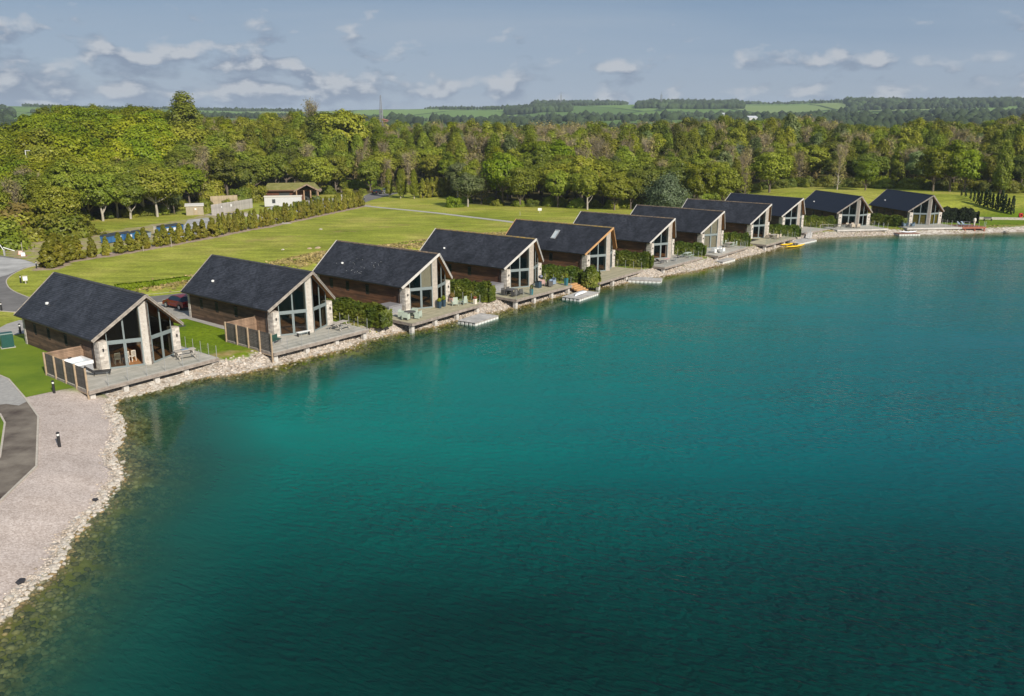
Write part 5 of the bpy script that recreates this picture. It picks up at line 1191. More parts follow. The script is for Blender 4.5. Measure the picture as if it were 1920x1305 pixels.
for k, (X, D_, w, lab) in enumerate(((1344, 1900, 30, 'long white farm shed far off below the right plantation'), (1228, 1700, 14, 'small white farm building far off in the valley'), (1392, 1300, 16, 'pale barn at the edge of the valley trees'))):
    x, y = atd(X, D_); z = gz1(x, y); t = thing('farm_building', lab, 'building', (x, y, z), .2 * k); put('wall', MB().box(-w / 2, w / 2, -6, 6, -2, 5), mat('white_render', (.52, .52, .50), .8, .05), t)
    put('roof', MB().add([(-w / 2 - .5, -6.5, 5), (w / 2 + .5, -6.5, 5), (w / 2 + .5, 6.5, 5), (-w / 2 - .5, 6.5, 5), (-w / 2 - .5, 0, 8), (w / 2 + .5, 0, 8)], [(0, 1, 5, 4), (2, 3, 4, 5), (0, 4, 3), (1, 2, 5), (0, 3, 2, 1)]), mat('sheet_roof', (.5, .52, .55), .6, .1), t)
# lattice mast on the skyline, and small pylons on the downs
def mast(x, y, z0, h, w, label, arms, n=10, r=.24):
    t = thing('lattice_mast', label, 'mast', (x, y, z0)); mb = MB()
    for sx, sy in ((-1, -1), (1, -1), (1, 1), (-1, 1)): mb.tube((sx * w, sy * w, 0), (sx * w * .75, sy * w * .75, h * .78), r, r, 5)
    for k in range(n):
        z1 = h * .78 * k / n; z2 = h * .78 * (k + 1) / n; f1 = w * (1 - .25 * k / n); f2 = w * (1 - .25 * (k + 1) / n)
        for sy in (-1, 1): mb.tube((-f1, sy * f1, z1), (f2, sy * f2, z2), r * .6, n=4); mb.tube((f1, sy * f1, z1), (-f2, sy * f2, z2), r * .6, n=4); mb.tube((-f2, sy * f2, z2), (f2, sy * f2, z2), r * .6, n=4)
    put('lattice', mb, mat('galvanised', (.22, .23, .25), .6, .1), t)
    put('mast_top', MB().tube((-w * .5, 0, h * .78), (-w * .2, 0, h), r, r * .5, 5).tube((w * .5, 0, h * .78), (w * .2, 0, h), r, r * .5, 5), MATS['galvanised'], t)
    if arms: put('jib', MB().tube((w * .7, 0, h * .62), (w * 4.6, 0, h * .60), r * 2.0, r * 1.5, 5).tube((w * .7, 0, h * .58), (w * 4.4, 0, h * .59), r, n=4), mat('rust_steel', (.30, .14, .12), .7, .1), t)
x, y = atd(724, 420); mast(x, y, 6, 30, .75, 'thin lattice mast with a side jib rising above the treetops', True)
for X, D_, lab in ((1228, 2300, 'faint pylon before the right-hand plantation'), (1048, 2400, 'faint pylon in front of the lower dark wood')):
    x, y = atd(X, D_); mast(x, y, gz1(x, y), 42, 2.2, lab, False, 6, .35)
# ------------------------------------------------------------------ furniture on the decks
greytim = mat('grey_teak', (.42, .38, .33), .85, .15, 4, island=.1); pal_g = mat('pale_green_paint', (.42, .48, .40), .7, .06, 3); rattan = mat('grey_rattan', (.10, .095, .09), .8, .2, 20)
white_p = MATS['white_plastic']; beige_f = mat('beige_cushion', (.50, .42, .33), .9, .08, 3); pink_f = mat('pink_cushion', (.55, .36, .33), .9, .08, 3); cream = mat('cream_paint', (.72, .66, .56), .6, .06, 3)
blue_f = mat('slate_blue_fabric', (.12, .17, .22), .9, .1, 3); navy = mat('navy_glaze', (.03, .06, .09), .35, .1, 3, spec=.5); terra = mat('terracotta', (.42, .15, .07), .8, .15, 3); bluegrey = mat('blue_grey_fabric', (.22, .28, .36), .9, .1, 3)
green_f = mat('bottle_green_fabric', (.03, .08, .06), .9, .1, 3); tealp = mat('teal_enamel', (.04, .16, .19), .35, .1, 3, spec=.5)
def on(i, x, y, rz=0): p = MAT4[i] @ Vector((x, y, .003)); return p, R(LODGE[i][2] + rz)
def new(name, label, cat, i, x, y, rz=0, group=None): p, a = on(i, x, y, rz); return thing(name, label, cat, p, a, group)
def picnic(i, x, y, rz, label, m=greytim):
    t = new('picnic_table', label, 'picnic table', i, x, y, rz, 'picnic tables on the decks')
    for k in range(5): put('top_board', lambda: MB().box(-.9, .9, -.065, .065, .70, .74), m, t, loc=(0, -.29 + k * .145, 0), key='pt_top')
    for s in (-1, 1):
        for k in range(2): put('seat_board', lambda: MB().box(-.9, .9, -.06, .06, .42, .455), m, t, loc=(0, s * (.60 + k * .13), 0), key='pt_seat')
    for sx in (-.65, .65):
        for s in (-1, 1): put('leg', lambda: MB().beam((0, s * .18, .70), (0, s * .72, .0), .045, .09, (1, 0, 0)), m, t, loc=(sx, 0, 0), key='pt_leg%d' % s)
        put('cross_beam', lambda: MB().box(-.022, .022, -.78, .78, .34, .42).box(-.022, .022, -.34, .34, .63, .70), m, t, loc=(sx + .047, 0, 0), key='pt_cross')
    return t
picnic(0, 3.0, -2.0, -12, 'picnic table with a blue-grey tray on the nearest deck')
picnic(1, 2.6, -2.7, 10, 'weathered picnic table on the second lodge deck by the glass rail')
picnic(5, 2.1, -3.6, 5, 'small pale picnic table on the sixth deck', pal_g)
p, a = on(0, 3.0, -2.0); o = put('serving_tray', MB().box(-.3, .3, -.18, .18, 0, .03).box(-.3, -.28, -.18, .18, .03, .07).box(.28, .3, -.18, .18, .03, .07), bluegrey, loc=(p.x, p.y, p.z + .74), rz=a); tag(o, 'blue-grey tray lying on the picnic table of the nearest deck', 'tray')
def lounger(i, x, y, rz, fm, label, back=38):
    t = new('sun_lounger', label, 'sun lounger', i, x, y, rz, 'sun loungers on the decks')
    put('seat', lambda: MB().box(-.32, .32, -.3, 1.05, .30, .35), fm, t, key='lg_seat')
    b = put('backrest', lambda: MB().box(-.32, .32, -.75, 0, 0, .05), fm, t, loc=(0, -.3, .31), key='lg_back'); b.rotation_euler = (-R(back), 0, 0)
    for lx in (-.28, .28):
        for ly in (-.2, .95): put('leg', lambda: MB().tube((0, 0, 0), (0, 0, .3), .02), black_m, t, loc=(lx, ly, 0), key='lg_leg')
    return t
lounger(0, -4.35, -1.35, -118, black_m, 'black sun lounger beside the hot tub screen')
lounger(5, -5.9, -3.4, -105, rattan, 'grey-brown lounger at the left end of the sixth deck')
lounger(10, 5.4, -4.4, -150, bluegrey, 'left of two grey loungers on the reddish deck extension', 45); lounger(10, 6.4, -4.2, -150, bluegrey, 'right of two grey loungers on the reddish deck extension', 45)
# hot tub
t = new('hot_tub', 'white square hot tub inside the screened corner of the nearest deck', 'hot tub', 0, -4.85, 1.35); mb = MB(); 
for x0, x1, y0, y1 in ((-1.05, 1.05, -1.05, -.78), (-1.05, 1.05, .78, 1.05), (-1.05, -.78, -.78, .78), (.78, 1.05, -.78, .78)): mb.box(x0, x1, y0, y1, .60, .88)
put('rim', mb, mat('acrylic_shell', (.82, .83, .84), .25, .02, spec=.6), t); put('cabinet', MB().box(-1.0, 1.0, -1.0, 1.0, 0, .598), mat('tub_cabinet', (.30, .31, .33), .7, .1), t)
put('seat_step', MB().box(-.78, -.3, -.78, .78, .60, .70).box(-.3, .78, .3, .78, .60, .66), MATS['acrylic_shell'], t); put('water', MB().box(-.3, .78, -.78, .3, .6, .64), mat('tub_water', (.42, .60, .68), .05, .05, spec=.8), t)
put('headrest', MB().box(-.12, .12, .80, .98, .88, .98), black_m, t); put('headrest', MB().box(-.98, -.82, -.3, -.1, .88, .96), mat('grey_pad', (.35, .37, .4), .6, .05), t)
# chairs
def chair(i, x, y, rz, m, label, group, style='tub', z=0):
    t = new('chair', label, 'chair', i, x, y, rz, group); t.location.z += z
    if style == 'tub':
        put('seat', lambda: MB().box(-.28, .28, -.26, .26, .30, .44), m, t, key='ch_seat'); put('backrest', lambda: MB().box(-.30, .30, .24, .31, .30, .86), m, t, key='ch_back')
        for s in (-1, 1): put('armrest', lambda: MB().box(s * .32 - .035, s * .32 + .035, -.26, .30, .10, .66), m, t, key='ch_arm%d' % s)
    elif style == 'lounge':
        b = MB(); 
        for k in range(5): b.box(-.27 + k * .11, -.18 + k * .11, .22, .25, .28, 1.0)
        put('seat', lambda: MB().hull8([(-.28, -.34, .34), (.28, -.34, .34), (.28, .28, .22), (-.28, .28, .22)], [(-.28, -.34, .38), (.28, -.34, .38), (.28, .28, .26), (-.28, .28, .26)]), m, t, key='lc_seat'); put('backrest', lambda: b, m, t, key='lc_back')
        for s in (-1, 1): put('armrest', lambda: MB().box(s * .34 - .06, s * .34 + .06, -.42, .28, .56, .59).box(s * .34 - .02, s * .34 + .02, -.34, -.26, 0, .56).box(s * .34 - .02, s * .34 + .02, .2, .28, 0, .56), m, t, key='lc_arm%d' % s)
    else:
        put('seat', lambda: MB().box(-.22, .22, -.22, .22, .43, .48), m, t, key='dc_seat')
        b = MB().box(-.22, -.18, .19, .23, .48, 1.02).box(.18, .22, .19, .23, .48, 1.02).box(-.18, .18, .2, .22, .92, 1.0)
        for k in range(3): b.box(-.12 + k * .1, -.08 + k * .1, .2, .22, .5, .92)
        put('backrest', lambda: b, m, t, key='dc_back')
        for lx in (-.2, .2):
            for ly in (-.2, .2): put('leg', lambda: MB().box(-.02, .02, -.02, .02, 0, .43), m, t, loc=(lx, ly, 0), key='dc_leg')
    return t
def rtable(i, x, y, m, label, r=.6, h=.72, group=None, top=None):
    t = new('round_table', label, 'table', i, x, y, 0, group); put('table_top', MB().lathe([(r, h - .035), (r, h)], n=20), top or m, t); put('pedestal', MB().lathe([(.25, 0), (.22, .04), (.05, .08), (.05, h - .04)], n=10), m, t)
def dtable(i, x, y, rz, m, label, L=1.8, w=.9, group=None, z=0):
    t = new('dining_table', label, 'table', i, x, y, rz, group); t.location.z += z
    for k in range(6): put('top_board', MB().box(-L / 2, L / 2, -w / 2 + k * w / 6, -w / 2 + (k + 1) * w / 6 - .01, .70, .735), m, t)
    for lx in (-1, 1):
        for ly in (-1, 1): put('leg', MB().box(lx * (L / 2 - .1) - .035, lx * (L / 2 - .1) + .035, ly * (w / 2 - .1) - .035, ly * (w / 2 - .1) + .035, 0, .70), m, t)
# nearest lodge: cream dining chairs seen through the open door, wooden table inside
dtable(0, -1.0, 1.6, 8, floor_m, 'wooden dining table inside the open door of the nearest lodge', 2.0, .95, z=.03)
for k, (x, y, rz, w) in enumerate(((-1.75, .55, 170, 'leftmost'), (-1.1, .35, 182, 'middle'), (-.5, .42, 195, 'rightmost'))): chair(0, x, y, rz, cream, w + ' of three cream dining chairs just inside the open door', 'cream chairs inside the nearest lodge', 'dining', .03)
# benches on the second deck
t = new('bench', 'dark green bench at the left end of the second deck', 'bench', 1, -5.0, -2.7, 20); put('seat', MB().box(-.65, .65, -.2, .25, .40, .45), green_f, t); put('backrest', MB().box(-.65, .65, .24, .28, .45, .85), green_f, t)
for lx in (-.6, .6): put('leg', MB().box(lx - .03, lx + .03, -.2, .26, 0, .40), steel, t)
t = new('bench', 'low white-topped bench below the windows of the second lodge', 'bench', 1, -1.4, -2.1, -8); put('seat', MB().box(-.7, .7, -.18, .18, .40, .45), white_p, t)
for lx in (-.6, .6): put('leg', MB().box(lx - .02, lx + .02, -.16, .16, 0, .40), black_m, t)
# third deck
rtable(2, -5.7, -3.3, rattan, 'grey round table ringed by pale green armchairs', .62, top=rattan)
for k, an in enumerate((20, 110, 200, 290)): chair(2, -5.7 + .95 * math.cos(R(an)), -3.3 + .95 * math.sin(R(an)), an - 90, pal_g, ('right', 'rear', 'left', 'front')[k] + ' one of the pale green armchairs round the grey table', 'pale green armchairs on the third deck')
chair(2, 1.9, -2.7, 150, pal_g, 'pale green lounge chair nearer the windows of the third lodge', 'pale green lounge chairs', 'lounge'); chair(2, 3.0, -3.1, 185, pal_g, 'pale green lounge chair nearer the glass rail of the third deck', 'pale green lounge chairs', 'lounge')
def planter(i, x, y, h, w, m, leaf, label, tall=.35, cat='planter'):
    t = new('planter', label, cat, i, x, y); put('pot', MB().hull8([(-w * .4, -w * .4, 0), (w * .4, -w * .4, 0), (w * .4, w * .4, 0), (-w * .4, w * .4, 0)], [(-w / 2, -w / 2, h), (w / 2, -w / 2, h), (w / 2, w / 2, h), (-w / 2, w / 2, h)]), m, t)
    rs = np.random.default_rng(int(x * 10 + 900)); d = rs.normal(0, 1, (160, 3)); d /= np.linalg.norm(d, axis=1)[:, None]; put('plant', npmesh('plant', *leaf_quads(d * [w * .5, w * .5, tall * .55] + [0, 0, h + tall * .45], d, np.full(160, .12), rs)), leaf, t)
planter(2, -.15, -2.25, .75, .42, navy, LM['lime'], 'left of two tall dark planters at the centre pier of the third lodge'); planter(2, .75, -2.05, .75, .42, navy, LM['lime'], 'right of two tall dark planters at the centre pier of the third lodge', .5)
planter(2, 3.3, -1.0, .45, .6, pink_f, LM['russet'], 'pot with a yellow-flowering plant by the right pier of the third lodge', .6)
planter(2, 4.0, -3.9, .6, .35, cream, mat('heather', (.3, .1, .05), .9, .3, 2, island=.3), 'slim pale stand topped by a rusty plant at the corner of the third deck', .3)
# hot tub and store left of the third and fourth lodges
for i, lab in ((2, 'grey covered hot tub below the wall of the third lodge'), (3, 'grey covered hot tub below the wall of the fourth lodge')):
    t = new('hot_tub', lab, 'hot tub', i, -4.9, .7); put('cabinet', MB().box(-.95, .95, -.95, .95, 0, .72), mat('tub_grey', (.26, .26, .27), .7, .1), t); put('cover', MB().hull8([(-1, -1, .72), (1, -1, .72), (1, 1, .72), (-1, 1, .72)], [(-.92, -.92, .84), (.92, -.92, .84), (.92, .92, .84), (-.92, .92, .84)]), mat('tub_cover', (.20, .19, .19), .8, .1), t)
    t = new('side_deck', 'low platform carrying the ' + lab[5:], 'deck', i, -4.9, .9); put('deck_boards', MB().box(-1.4, 1.35, -2.0, 1.8, -.22, -.01), deck_m, t)
# fourth deck
t = new('planter_box', 'dark blue cube planter by the centre pier of the fourth lodge', 'planter', 3, -.1, -2.75); put('pot', MB().box(-.3, .3, -.3, .3, 0, .8).box(-.33, .33, -.33, .33, .74, .8), navy, t)
t = new('kettle_barbecue', 'round kettle barbecue with a shiny lid on the fourth deck', 'barbecue', 3, 2.3, -1.3); put('bowl', MB().lathe([(.08, .62), (.26, .72), (.31, .88)], n=14), black_m, t); put('lid', MB().lathe([(.31, .882), (.28, 1.02), (.15, 1.12), (.03, 1.14)], n=14), mat('chrome_lid', (.45, .46, .55), .2, .02, spec=.8, metallic=.7), t)
for k in range(3): put('leg', MB().tube((.08 * math.cos(k * 2.09), .08 * math.sin(k * 2.09), .66), (.3 * math.cos(k * 2.09), .3 * math.sin(k * 2.09), 0), .016), steel, t)
rtable(3, 1.9, -3.0, black_m, 'small black table between the cushioned chairs of the fourth deck', .4, .5)
chair(3, 1.2, -2.4, 120, pink_f, 'pink cushioned round chair nearest the barbecue', 'cushioned chairs on the fourth deck'); chair(3, 1.3, -3.5, 60, rattan, 'dark wicker chair in front of the pink chair', 'cushioned chairs on the fourth deck'); chair(3, 2.7, -2.9, 260, bluegrey, 'blue-grey high-backed chair on the fourth deck', 'cushioned chairs on the fourth deck')
planter(3, 3.3, -4.6, .95, .42, tealp, LM['mid'], 'tall teal pot with a green plant at the right corner of the fourth deck', .6)
dtable(3, -6.1, -3.3, 6, rattan, 'dark rattan table at the left end of the fourth deck', 1.5, .9)
for k, (dx, dy, rz, w) in enumerate(((-.4, .75, 0, 'rear left'), (.5, .75, 0, 'rear right'), (-.4, -.75, 180, 'front left'), (.5, -.75, 180, 'front right'))): chair(3, -6.1 + dx, -3.3 + dy, rz, rattan, w + ' rattan armchair at the dark table of the fourth deck', 'rattan armchairs on the fourth deck')
planter(3, -4.3, -4.9, .7, .34, tealp, LM['dark'], 'slim dark green planter at the front edge of the fourth deck', .5)
# fifth lodge: tan armchairs seen inside; wall box; sixth: tables
for k, (x, y, w) in enumerate(((-2.2, .9, 'left'), (-.9, .6, 'right'))): chair(4, x, y, 20, beige_f, w + ' of two tan armchairs behind the glass of the fifth lodge', 'armchairs inside the fifth lodge', z=.03)
rtable(5, -3.3, -3.0, white_p, 'low round white table with a pinkish top on the sixth deck', .5, .42, top=pink_f); rtable(5, -2.3, -3.9, steel, 'low silver table in front of the pinkish one', .38, .36); rtable(5, .9, -2.6, black_m, 'low black table near the pale picnic table', .35, .4)
# seventh deck
rtable(6, -5.3, -4.2, white_p, 'white table at the left end of the seventh deck', .5)
for k, (dx, dy, rz, w) in enumerate(((-.9, 0, 90, 'left'), (.15, -.95, 180, 'middle'), (1.0, .1, 270, 'right'))): chair(6, -5.3 + dx, -4.2 + dy, rz, white_p, w + ' of three white wicker chairs on the seventh deck', 'white wicker chairs on the seventh deck')
dtable(6, 1.9, -2.6, 0, greytim, 'pale-topped dining table at the right end of the seventh deck', 2.0, 1.0)
for k, (dx, dy, rz, w) in enumerate(((-.6, .8, 0, 'rear left'), (.5, .8, 0, 'rear right'), (-.6, -.8, 180, 'front left'), (.5, -.8, 180, 'front right'))): chair(6, 1.9 + dx, -2.6 + dy, rz, pal_g, w + ' chair at the pale table of the seventh deck', 'grey-green chairs on the seventh deck', 'dining')
# eighth, tenth, eleventh decks
dtable(7, -.5, -3.4, 0, greytim, 'dining table behind the glass left of the kayaks', 1.9, .95)
for k, (dx, dy, rz, w) in enumerate(((-.6, .8, 0, 'rear left'), (.5, .8, 0, 'rear right'), (-.6, -.8, 180, 'front left'), (.5, -.8, 180, 'front right'))): chair(7, -.5 + dx, -3.4 + dy, rz, beige_f, w + ' beige chair on the deck left of the kayaks', 'beige chairs on the eighth deck')
dtable(9, -1.9, -3.2, 0, greytim, 'dining table before the windows of the tenth lodge', 1.9, .95)
for k, (dx, dy, rz, w) in enumerate(((-.65, .8, 0, 'rear left'), (.55, .8, 0, 'rear right'), (-.65, -.8, 180, 'front left'), (.55, -.8, 180, 'front right'))): chair(9, -1.9 + dx, -3.2 + dy, rz, beige_f, w + ' beige chair before the windows of the tenth lodge', 'beige chairs on the tenth deck')
dtable(9, -5.6, -3.6, 10, rattan, 'dark table at the left end of the tenth deck', 1.4, .8)
rtable(10, -6.0, -4.2, blue_f, 'blue table at the left end of the farthest deck', .5)
for k, (dx, dy, rz, w) in enumerate(((-.9, 0, 90, 'left'), (0, .9, 0, 'rear'), (.9, 0, 270, 'right'))): chair(10, -6.0 + dx, -4.2 + dy, rz, blue_f, w + ' blue chair at the left end of the farthest deck', 'blue chairs on the farthest deck')
t = new('patio_heater', 'cream covered heater at the right end of the farthest deck', 'patio heater', 10, 8.3, -4.4); put('cover', MB().lathe([(.12, 0), (.16, .7), (.3, 1.1), (.24, 1.5), (.05, 1.6)], n=12), cream, t); put('foot', MB().lathe([(.28, -.0), (.25, .06), (.12, .08)], n=12), black_m, t)
dtable(10, 7.4, -2.9, 0, rattan, 'dark table in the shade on the deck extension', 1.8, .9)

# ------------------------------------------------------------------ floating platforms and boats
wplank = mat('dock_plank', (.44, .42, .39), .85, .15, 1.5, objrand=.1); rplank = mat('dock_plank_red', (.28, .15, .11), .85, .15, 1.5, objrand=.1); float_m = mat('white_float', (.66, .66, .63), .6, .15, 4); float_d = mat('dark_float', (.05, .05, .05), .7, .1)
def dock(c, L, Wd, ang, label, m=wplank, fl=float_m):
    t = thing('floating_platform', label, 'platform', (c[0], c[1], 0), R(ang), 'floating timber platforms'); n = int(L / .16)
    for k in range(n): put('plank', MB().box(-L / 2 + k * L / n, -L / 2 + (k + 1) * L / n - .012, -Wd / 2, Wd / 2, .31, .35), m, t)
    k = 0; q = -L / 2 + .05
    while q < L / 2 - .3:
        for s in (-1, 1): put('float', lambda: MB().box(-.23, .23, -.16, .16, -.12, .23), fl, t, loc=(q + .25, s * (Wd / 2 - .18), 0), key='float')
        q += .55
    q = -Wd / 2 + .55
    while q < Wd / 2 - .5:
        for s in (-1, 1): put('float', lambda: MB().box(-.23, .23, -.16, .16, -.12, .23), fl, t, loc=(s * (L / 2 - .25), q + .1, 0), key='float')
        q += .55
    put('frame', MB().box(-L / 2 + .02, L / 2 - .02, -Wd / 2 + .02, -Wd / 2 + .08, .23, .305).box(-L / 2 + .02, L / 2 - .02, Wd / 2 - .08, Wd / 2 - .02, .23, .305), fascia_m, t); return t
def wc(i, pts):
    P = [MAT4[i] @ Vector((x, y, 0)) for x, y in pts]; return (sum(p.x for p in P) / len(P), sum(p.y for p in P) / len(P))
dock(wc(2, [(-.84, -6.04), (-.78, -8.13), (3.14, -7.72), (4, -4.87)]), 4.4, 2.4, 56, 'grey floating platform below the third lodge')
dock(wc(3, [(-.3, -6.87), (.19, -9.04), (5.11, -8.26), (6.12, -4.97)]), 5.2, 2.5, 56, 'floating platform with an upturned white kayak on it')
dock(wc(4, [(1.86, -4.25), (-1.22, -8.65), (.98, -9.24), (4.11, -5.29)]), 4.6, 2.4, -14, 'brownish floating platform reaching out beside the fifth deck')
dock(wc(6, [(-8.64, -4.8), (-9.33, -8), (-4.63, -7.13), (-4.48, -4.5)]), 4.4, 2.4, 50, 'small floating platform below the white wicker chairs')
dock(wc(7, [(2.52, -5.0), (-.15, -8.0), (9.0, -6.6), (10.5, -4.06)]), 7.6, 2.8, 46, 'long pale floating platform behind the yellow kayaks')
dock(wc(10, [(-10.37, -7.42), (-11.14, -10.4), (-6.29, -9.37), (-7.07, -6.6)]), 4.4, 2.2, 5, 'dark reddish floating platform below the farthest lodge', rplank)
def kayak(c, z, ang, L, m, label, flip=False, cat='kayak', cockpit=True):
    """pointed hull lofted from cross-sections, with a cockpit opening on top"""
    t = thing(cat, label, cat, (c[0], c[1], z), R(ang), None); V = []; F = []; n = 15; K = 10
    for a in range(n):
        u = a / (n - 1) * 2 - 1; w = .36 * (1 - abs(u) ** 2.2) + .01; hb = .30 * (1 - .15 * abs(u)); rise = .16 * abs(u) ** 3
        for b in range(K):
            th = 2 * math.pi * b / K; V.append((u * L / 2, math.cos(th) * w, .17 + rise + math.sin(th) * hb * .5 * (1 - .55 * abs(u) ** 4)))
    for a in range(n - 1):
        for b in range(K): F.append((a * K + b, a * K + (b + 1) % K, (a + 1) * K + (b + 1) % K, (a + 1) * K + b))
    F += [tuple(range(K)), tuple((n - 1) * K + b for b in range(K - 1, -1, -1))]
    put('hull', MB().add(V, F), m, t, smooth=True)
    if cockpit: put('seat_well', MB().lathe([(.26, 0), (.26, .05), (.2, .06)], (0, 0, .29), 12), mat('well_dark', (.04, .04, .04), .8, .1), t); put('seat_pad', MB().box(-.5, -.3, -.15, .15, .30, .48), black_m, t)
    if flip: t.rotation_euler.x = math.pi; t.location.z += .34
    return t
yel = mat('yellow_plastic', (.80, .50, .015), .4, .05, spec=.5)
a_ = px(1488, 456, .1); b_ = px(1487, 460, .1)
kayak(px(1478, 457.5, .2), .02, 42, 5.2, yel, 'yellow kayak nearer the bank beside the pale platform'); kayak(px(1492, 461.5, .1), -.04, 38, 5.6, yel, 'yellow kayak nearer open water beside the pale platform')
c_ = wc(3, [(1.2, -7.2), (4.6, -7.2)]); kayak(c_, .36, 58, 3.4, mat('white_hull', (.78, .80, .84), .35, .04, spec=.5), 'white upturned kayak lying on the platform of the fourth lodge', True, cockpit=False)
c_ = wc(10, [(-10.0, -8.2), (-6.6, -8.0)]); kayak(c_, .36, 4, 3.6, MATS['white_hull'], 'white kayak lying on the reddish platform of the farthest lodge')
# steps from the fourth deck and ramp beside the ninth
t = new('garden_steps', 'broad tan timber steps down from the fourth deck to the platform', 'steps', 3, 4.6, -3.9)
for k in range(5): put('step', MB().box(-.1, 1.9, -.3 - k * .42, .14 - k * .42, -.35 - k * .15, -.18 - k * .15), tan_t, t)
t = new('gangway', 'grey timber gangway with handrails between the ninth deck and the platform', 'gangway', 8, -2.2, -6.6)
put('walkway', MB().beam((0, .9, -.06), (-3.2, -1.0, -.72), 1.1, .06), weath_w, t)
for s in (-.5, .5):
    put('handrail', MB().beam((s * .5, .9 + s * .85, .9), (-3.2 + s * .5, -1.0 + s * .85, .25), .05, .05), steel, t)
    for q in (0, .33, .66, 1): put('rail_post', MB().tube((s * .5 - 3.2 * q, .9 + s * .85 - 1.9 * q, -.1 - .66 * q), (s * .5 - 3.2 * q, .9 + s * .85 - 1.9 * q, .9 - .66 * q), .025), steel, t)
t = new('gangway', 'low timber walkway from the ninth deck towards the tenth', 'gangway', 8, 7.4, -4.2); put('walkway', MB().beam((-2.2, .3, -.12), (3.4, -2.6, -.30), 1.2, .06), weath_w, t); put('handrail', MB().beam((-2.2, .9, .7), (3.4, -2.0, .5), .05, .05), greytim, t)
for q in (0, .5, 1): put('rail_post', MB().box(-2.25 + 5.6 * q, -2.15 + 5.6 * q, .85 - 2.9 * q, .95 - 2.9 * q, -.5, .7 - .2 * q), greytim, t)

# ------------------------------------------------------------------ street furniture
def bollard(p, label, h=1.05):
    t = thing('path_light', label, 'bollard light', (*p, gz1(*p) - .02), 0, 'black bollard lights'); s = h / 1.05; t.scale = (s, s, s)
    put('post', lambda: MB().lathe([(.095, 0), (.095, .78)], n=12), black_m, t, key='bo_p'); put('lens', lambda: MB().lathe([(.075, .782), (.075, .93)], n=12), white_p, t, key='bo_l'); put('cap', lambda: MB().lathe([(.11, .932), (.12, .98), (.03, 1.05)], n=12), black_m, t, key='bo_c')
for q, lab in ((px(101.7, 736), 'black bollard light where the lawn meets the gravel by the hot tub screen'), (px(110.8, 830.6), 'black bollard light standing alone on the gravel beach'), (px(3.3, 583), 'black bollard light on the verge at the left edge of the photo'), (px(39.4, 530.3), 'black bollard light beside the white service box'), (px(68.9, 503), 'black bollard light below the bushy conifers'), (px(38.5, 625), 'black bollard light at the back corner of the nearest lodge'), (px(683, 375), 'tiny black bollard light at the end of the field hedge')): bollard(q, lab)
q = px(15, 651); t = thing('service_cabinet', 'dark green metal cabinet on the lawn behind the nearest lodge', 'cabinet', (*q, GZ), R(38)); gm = mat('green_enamel', (.012, .075, .065), .45, .08, 3, spec=.5)
put('body', MB().box(-.5, .5, -.38, .38, .08, 1.32), gm, t); put('roof', MB().hull8([(-.54, -.42, 1.322), (.54, -.42, 1.322), (.54, .42, 1.322), (-.54, .42, 1.322)], [(-.5, -.38, 1.42), (.5, -.38, 1.42), (.5, .38, 1.42), (-.5, .38, 1.42)]), gm, t); put('plinth', MB().box(-.58, .58, -.46, .46, -.1, .078), mat('concrete', (.42, .40, .36), .95, .12, 3), t)
for s in (-1, 1): put('door', MB().box(min(0, s * .46) + .01, max(0, s * .46) - .01, -.40, -.382, .16, 1.26), gm, t)
q = px(48.6, 531.4); t = thing('service_post', 'small white service box on a short post beside the road curve', 'service box', (*q, GZ), .4); put('post', MB().box(-.06, .06, -.05, .05, 0, .5), greytim, t); put('box', MB().box(-.26, .26, -.13, .13, .42, .98), white_p, t); put('lid', MB().box(-.3, .3, -.16, .16, .982, 1.03), greytim, t)
q = px(341, 611); o = put('manhole_cover', MB().lathe([(.42, 0), (.40, .03), (.1, .035)], n=18), mat('cast_iron', (.06, .07, .05), .8, .2, 8), loc=(*q, Zr + .002)); tag(o, 'round iron manhole cover in the lawn right of the nearest lodge', 'manhole cover')
q = px(1012, 399); t = thing('notice_board', 'small white notice board on a stake at the meadow edge', 'sign', (*q, GZ), .1); put('stake', MB().box(-.05, .05, -.04, .04, 0, .9), greytim, t); put('board', MB().box(-.45, .45, -.06, -.042, .55, 1.15), white_p, t)
for q, lab in ((px(975, 404), 'thin wooden stake left of the white notice board'), (px(322, 463), 'bare wooden stake in front of the field hedge'), (px(269, 471), 'short pale stake among the young conifers')):
    o = put('stake', MB().tube((0, 0, -.1), (0, 0, 1.7 if 'bare' in lab else .9), .05, .04, 6), greytim, loc=(*q, GZ)); tag(o, lab, 'stake')
# gable-wall retaining wall with life ring, bench, boulder at the right
wa = px(1800, 409, 1.1); wb = px(1925, 411, 1.1)
t = thing('retaining_wall', 'low pale retaining wall below the cypress row', 'wall', (*wa, .9), math.atan2(wb[1] - wa[1], wb[0] - wa[0])); Lw = math.hypot(wb[0] - wa[0], wb[1] - wa[1])
for k in range(26):
    for r_ in range(2): put('stone', MB().box(Lw * (k + .5 * (r_ % 2)) / 26.5, Lw * (k + 1 + .5 * (r_ % 2)) / 26.5 - .02, -.15 - random.uniform(0, .02), .15, r_ * .28 - .1, r_ * .28 + .16), block_m, t)
put('coping', MB().box(-.1, Lw + .1, -.2, .2, .442, .52), block_m, t)
q = px(1912, 408, 1.2); t = thing('life_ring', 'red life ring housing on the wall at the right edge', 'life ring', (q[0], q[1] - .35, 1.15), .1); V = []; F = []
for a in range(18):
    for b in range(8): A = a * math.pi / 9; B = b * math.pi / 4; V.append(((.38 + .11 * math.cos(B)) * math.cos(A), .11 * math.sin(B), .55 + (.38 + .11 * math.cos(B)) * math.sin(A)))
for a in range(18):
    for b in range(8): F.append((a * 8 + b, a * 8 + (b + 1) % 8, ((a + 1) % 18) * 8 + (b + 1) % 8, ((a + 1) % 18) * 8 + b))
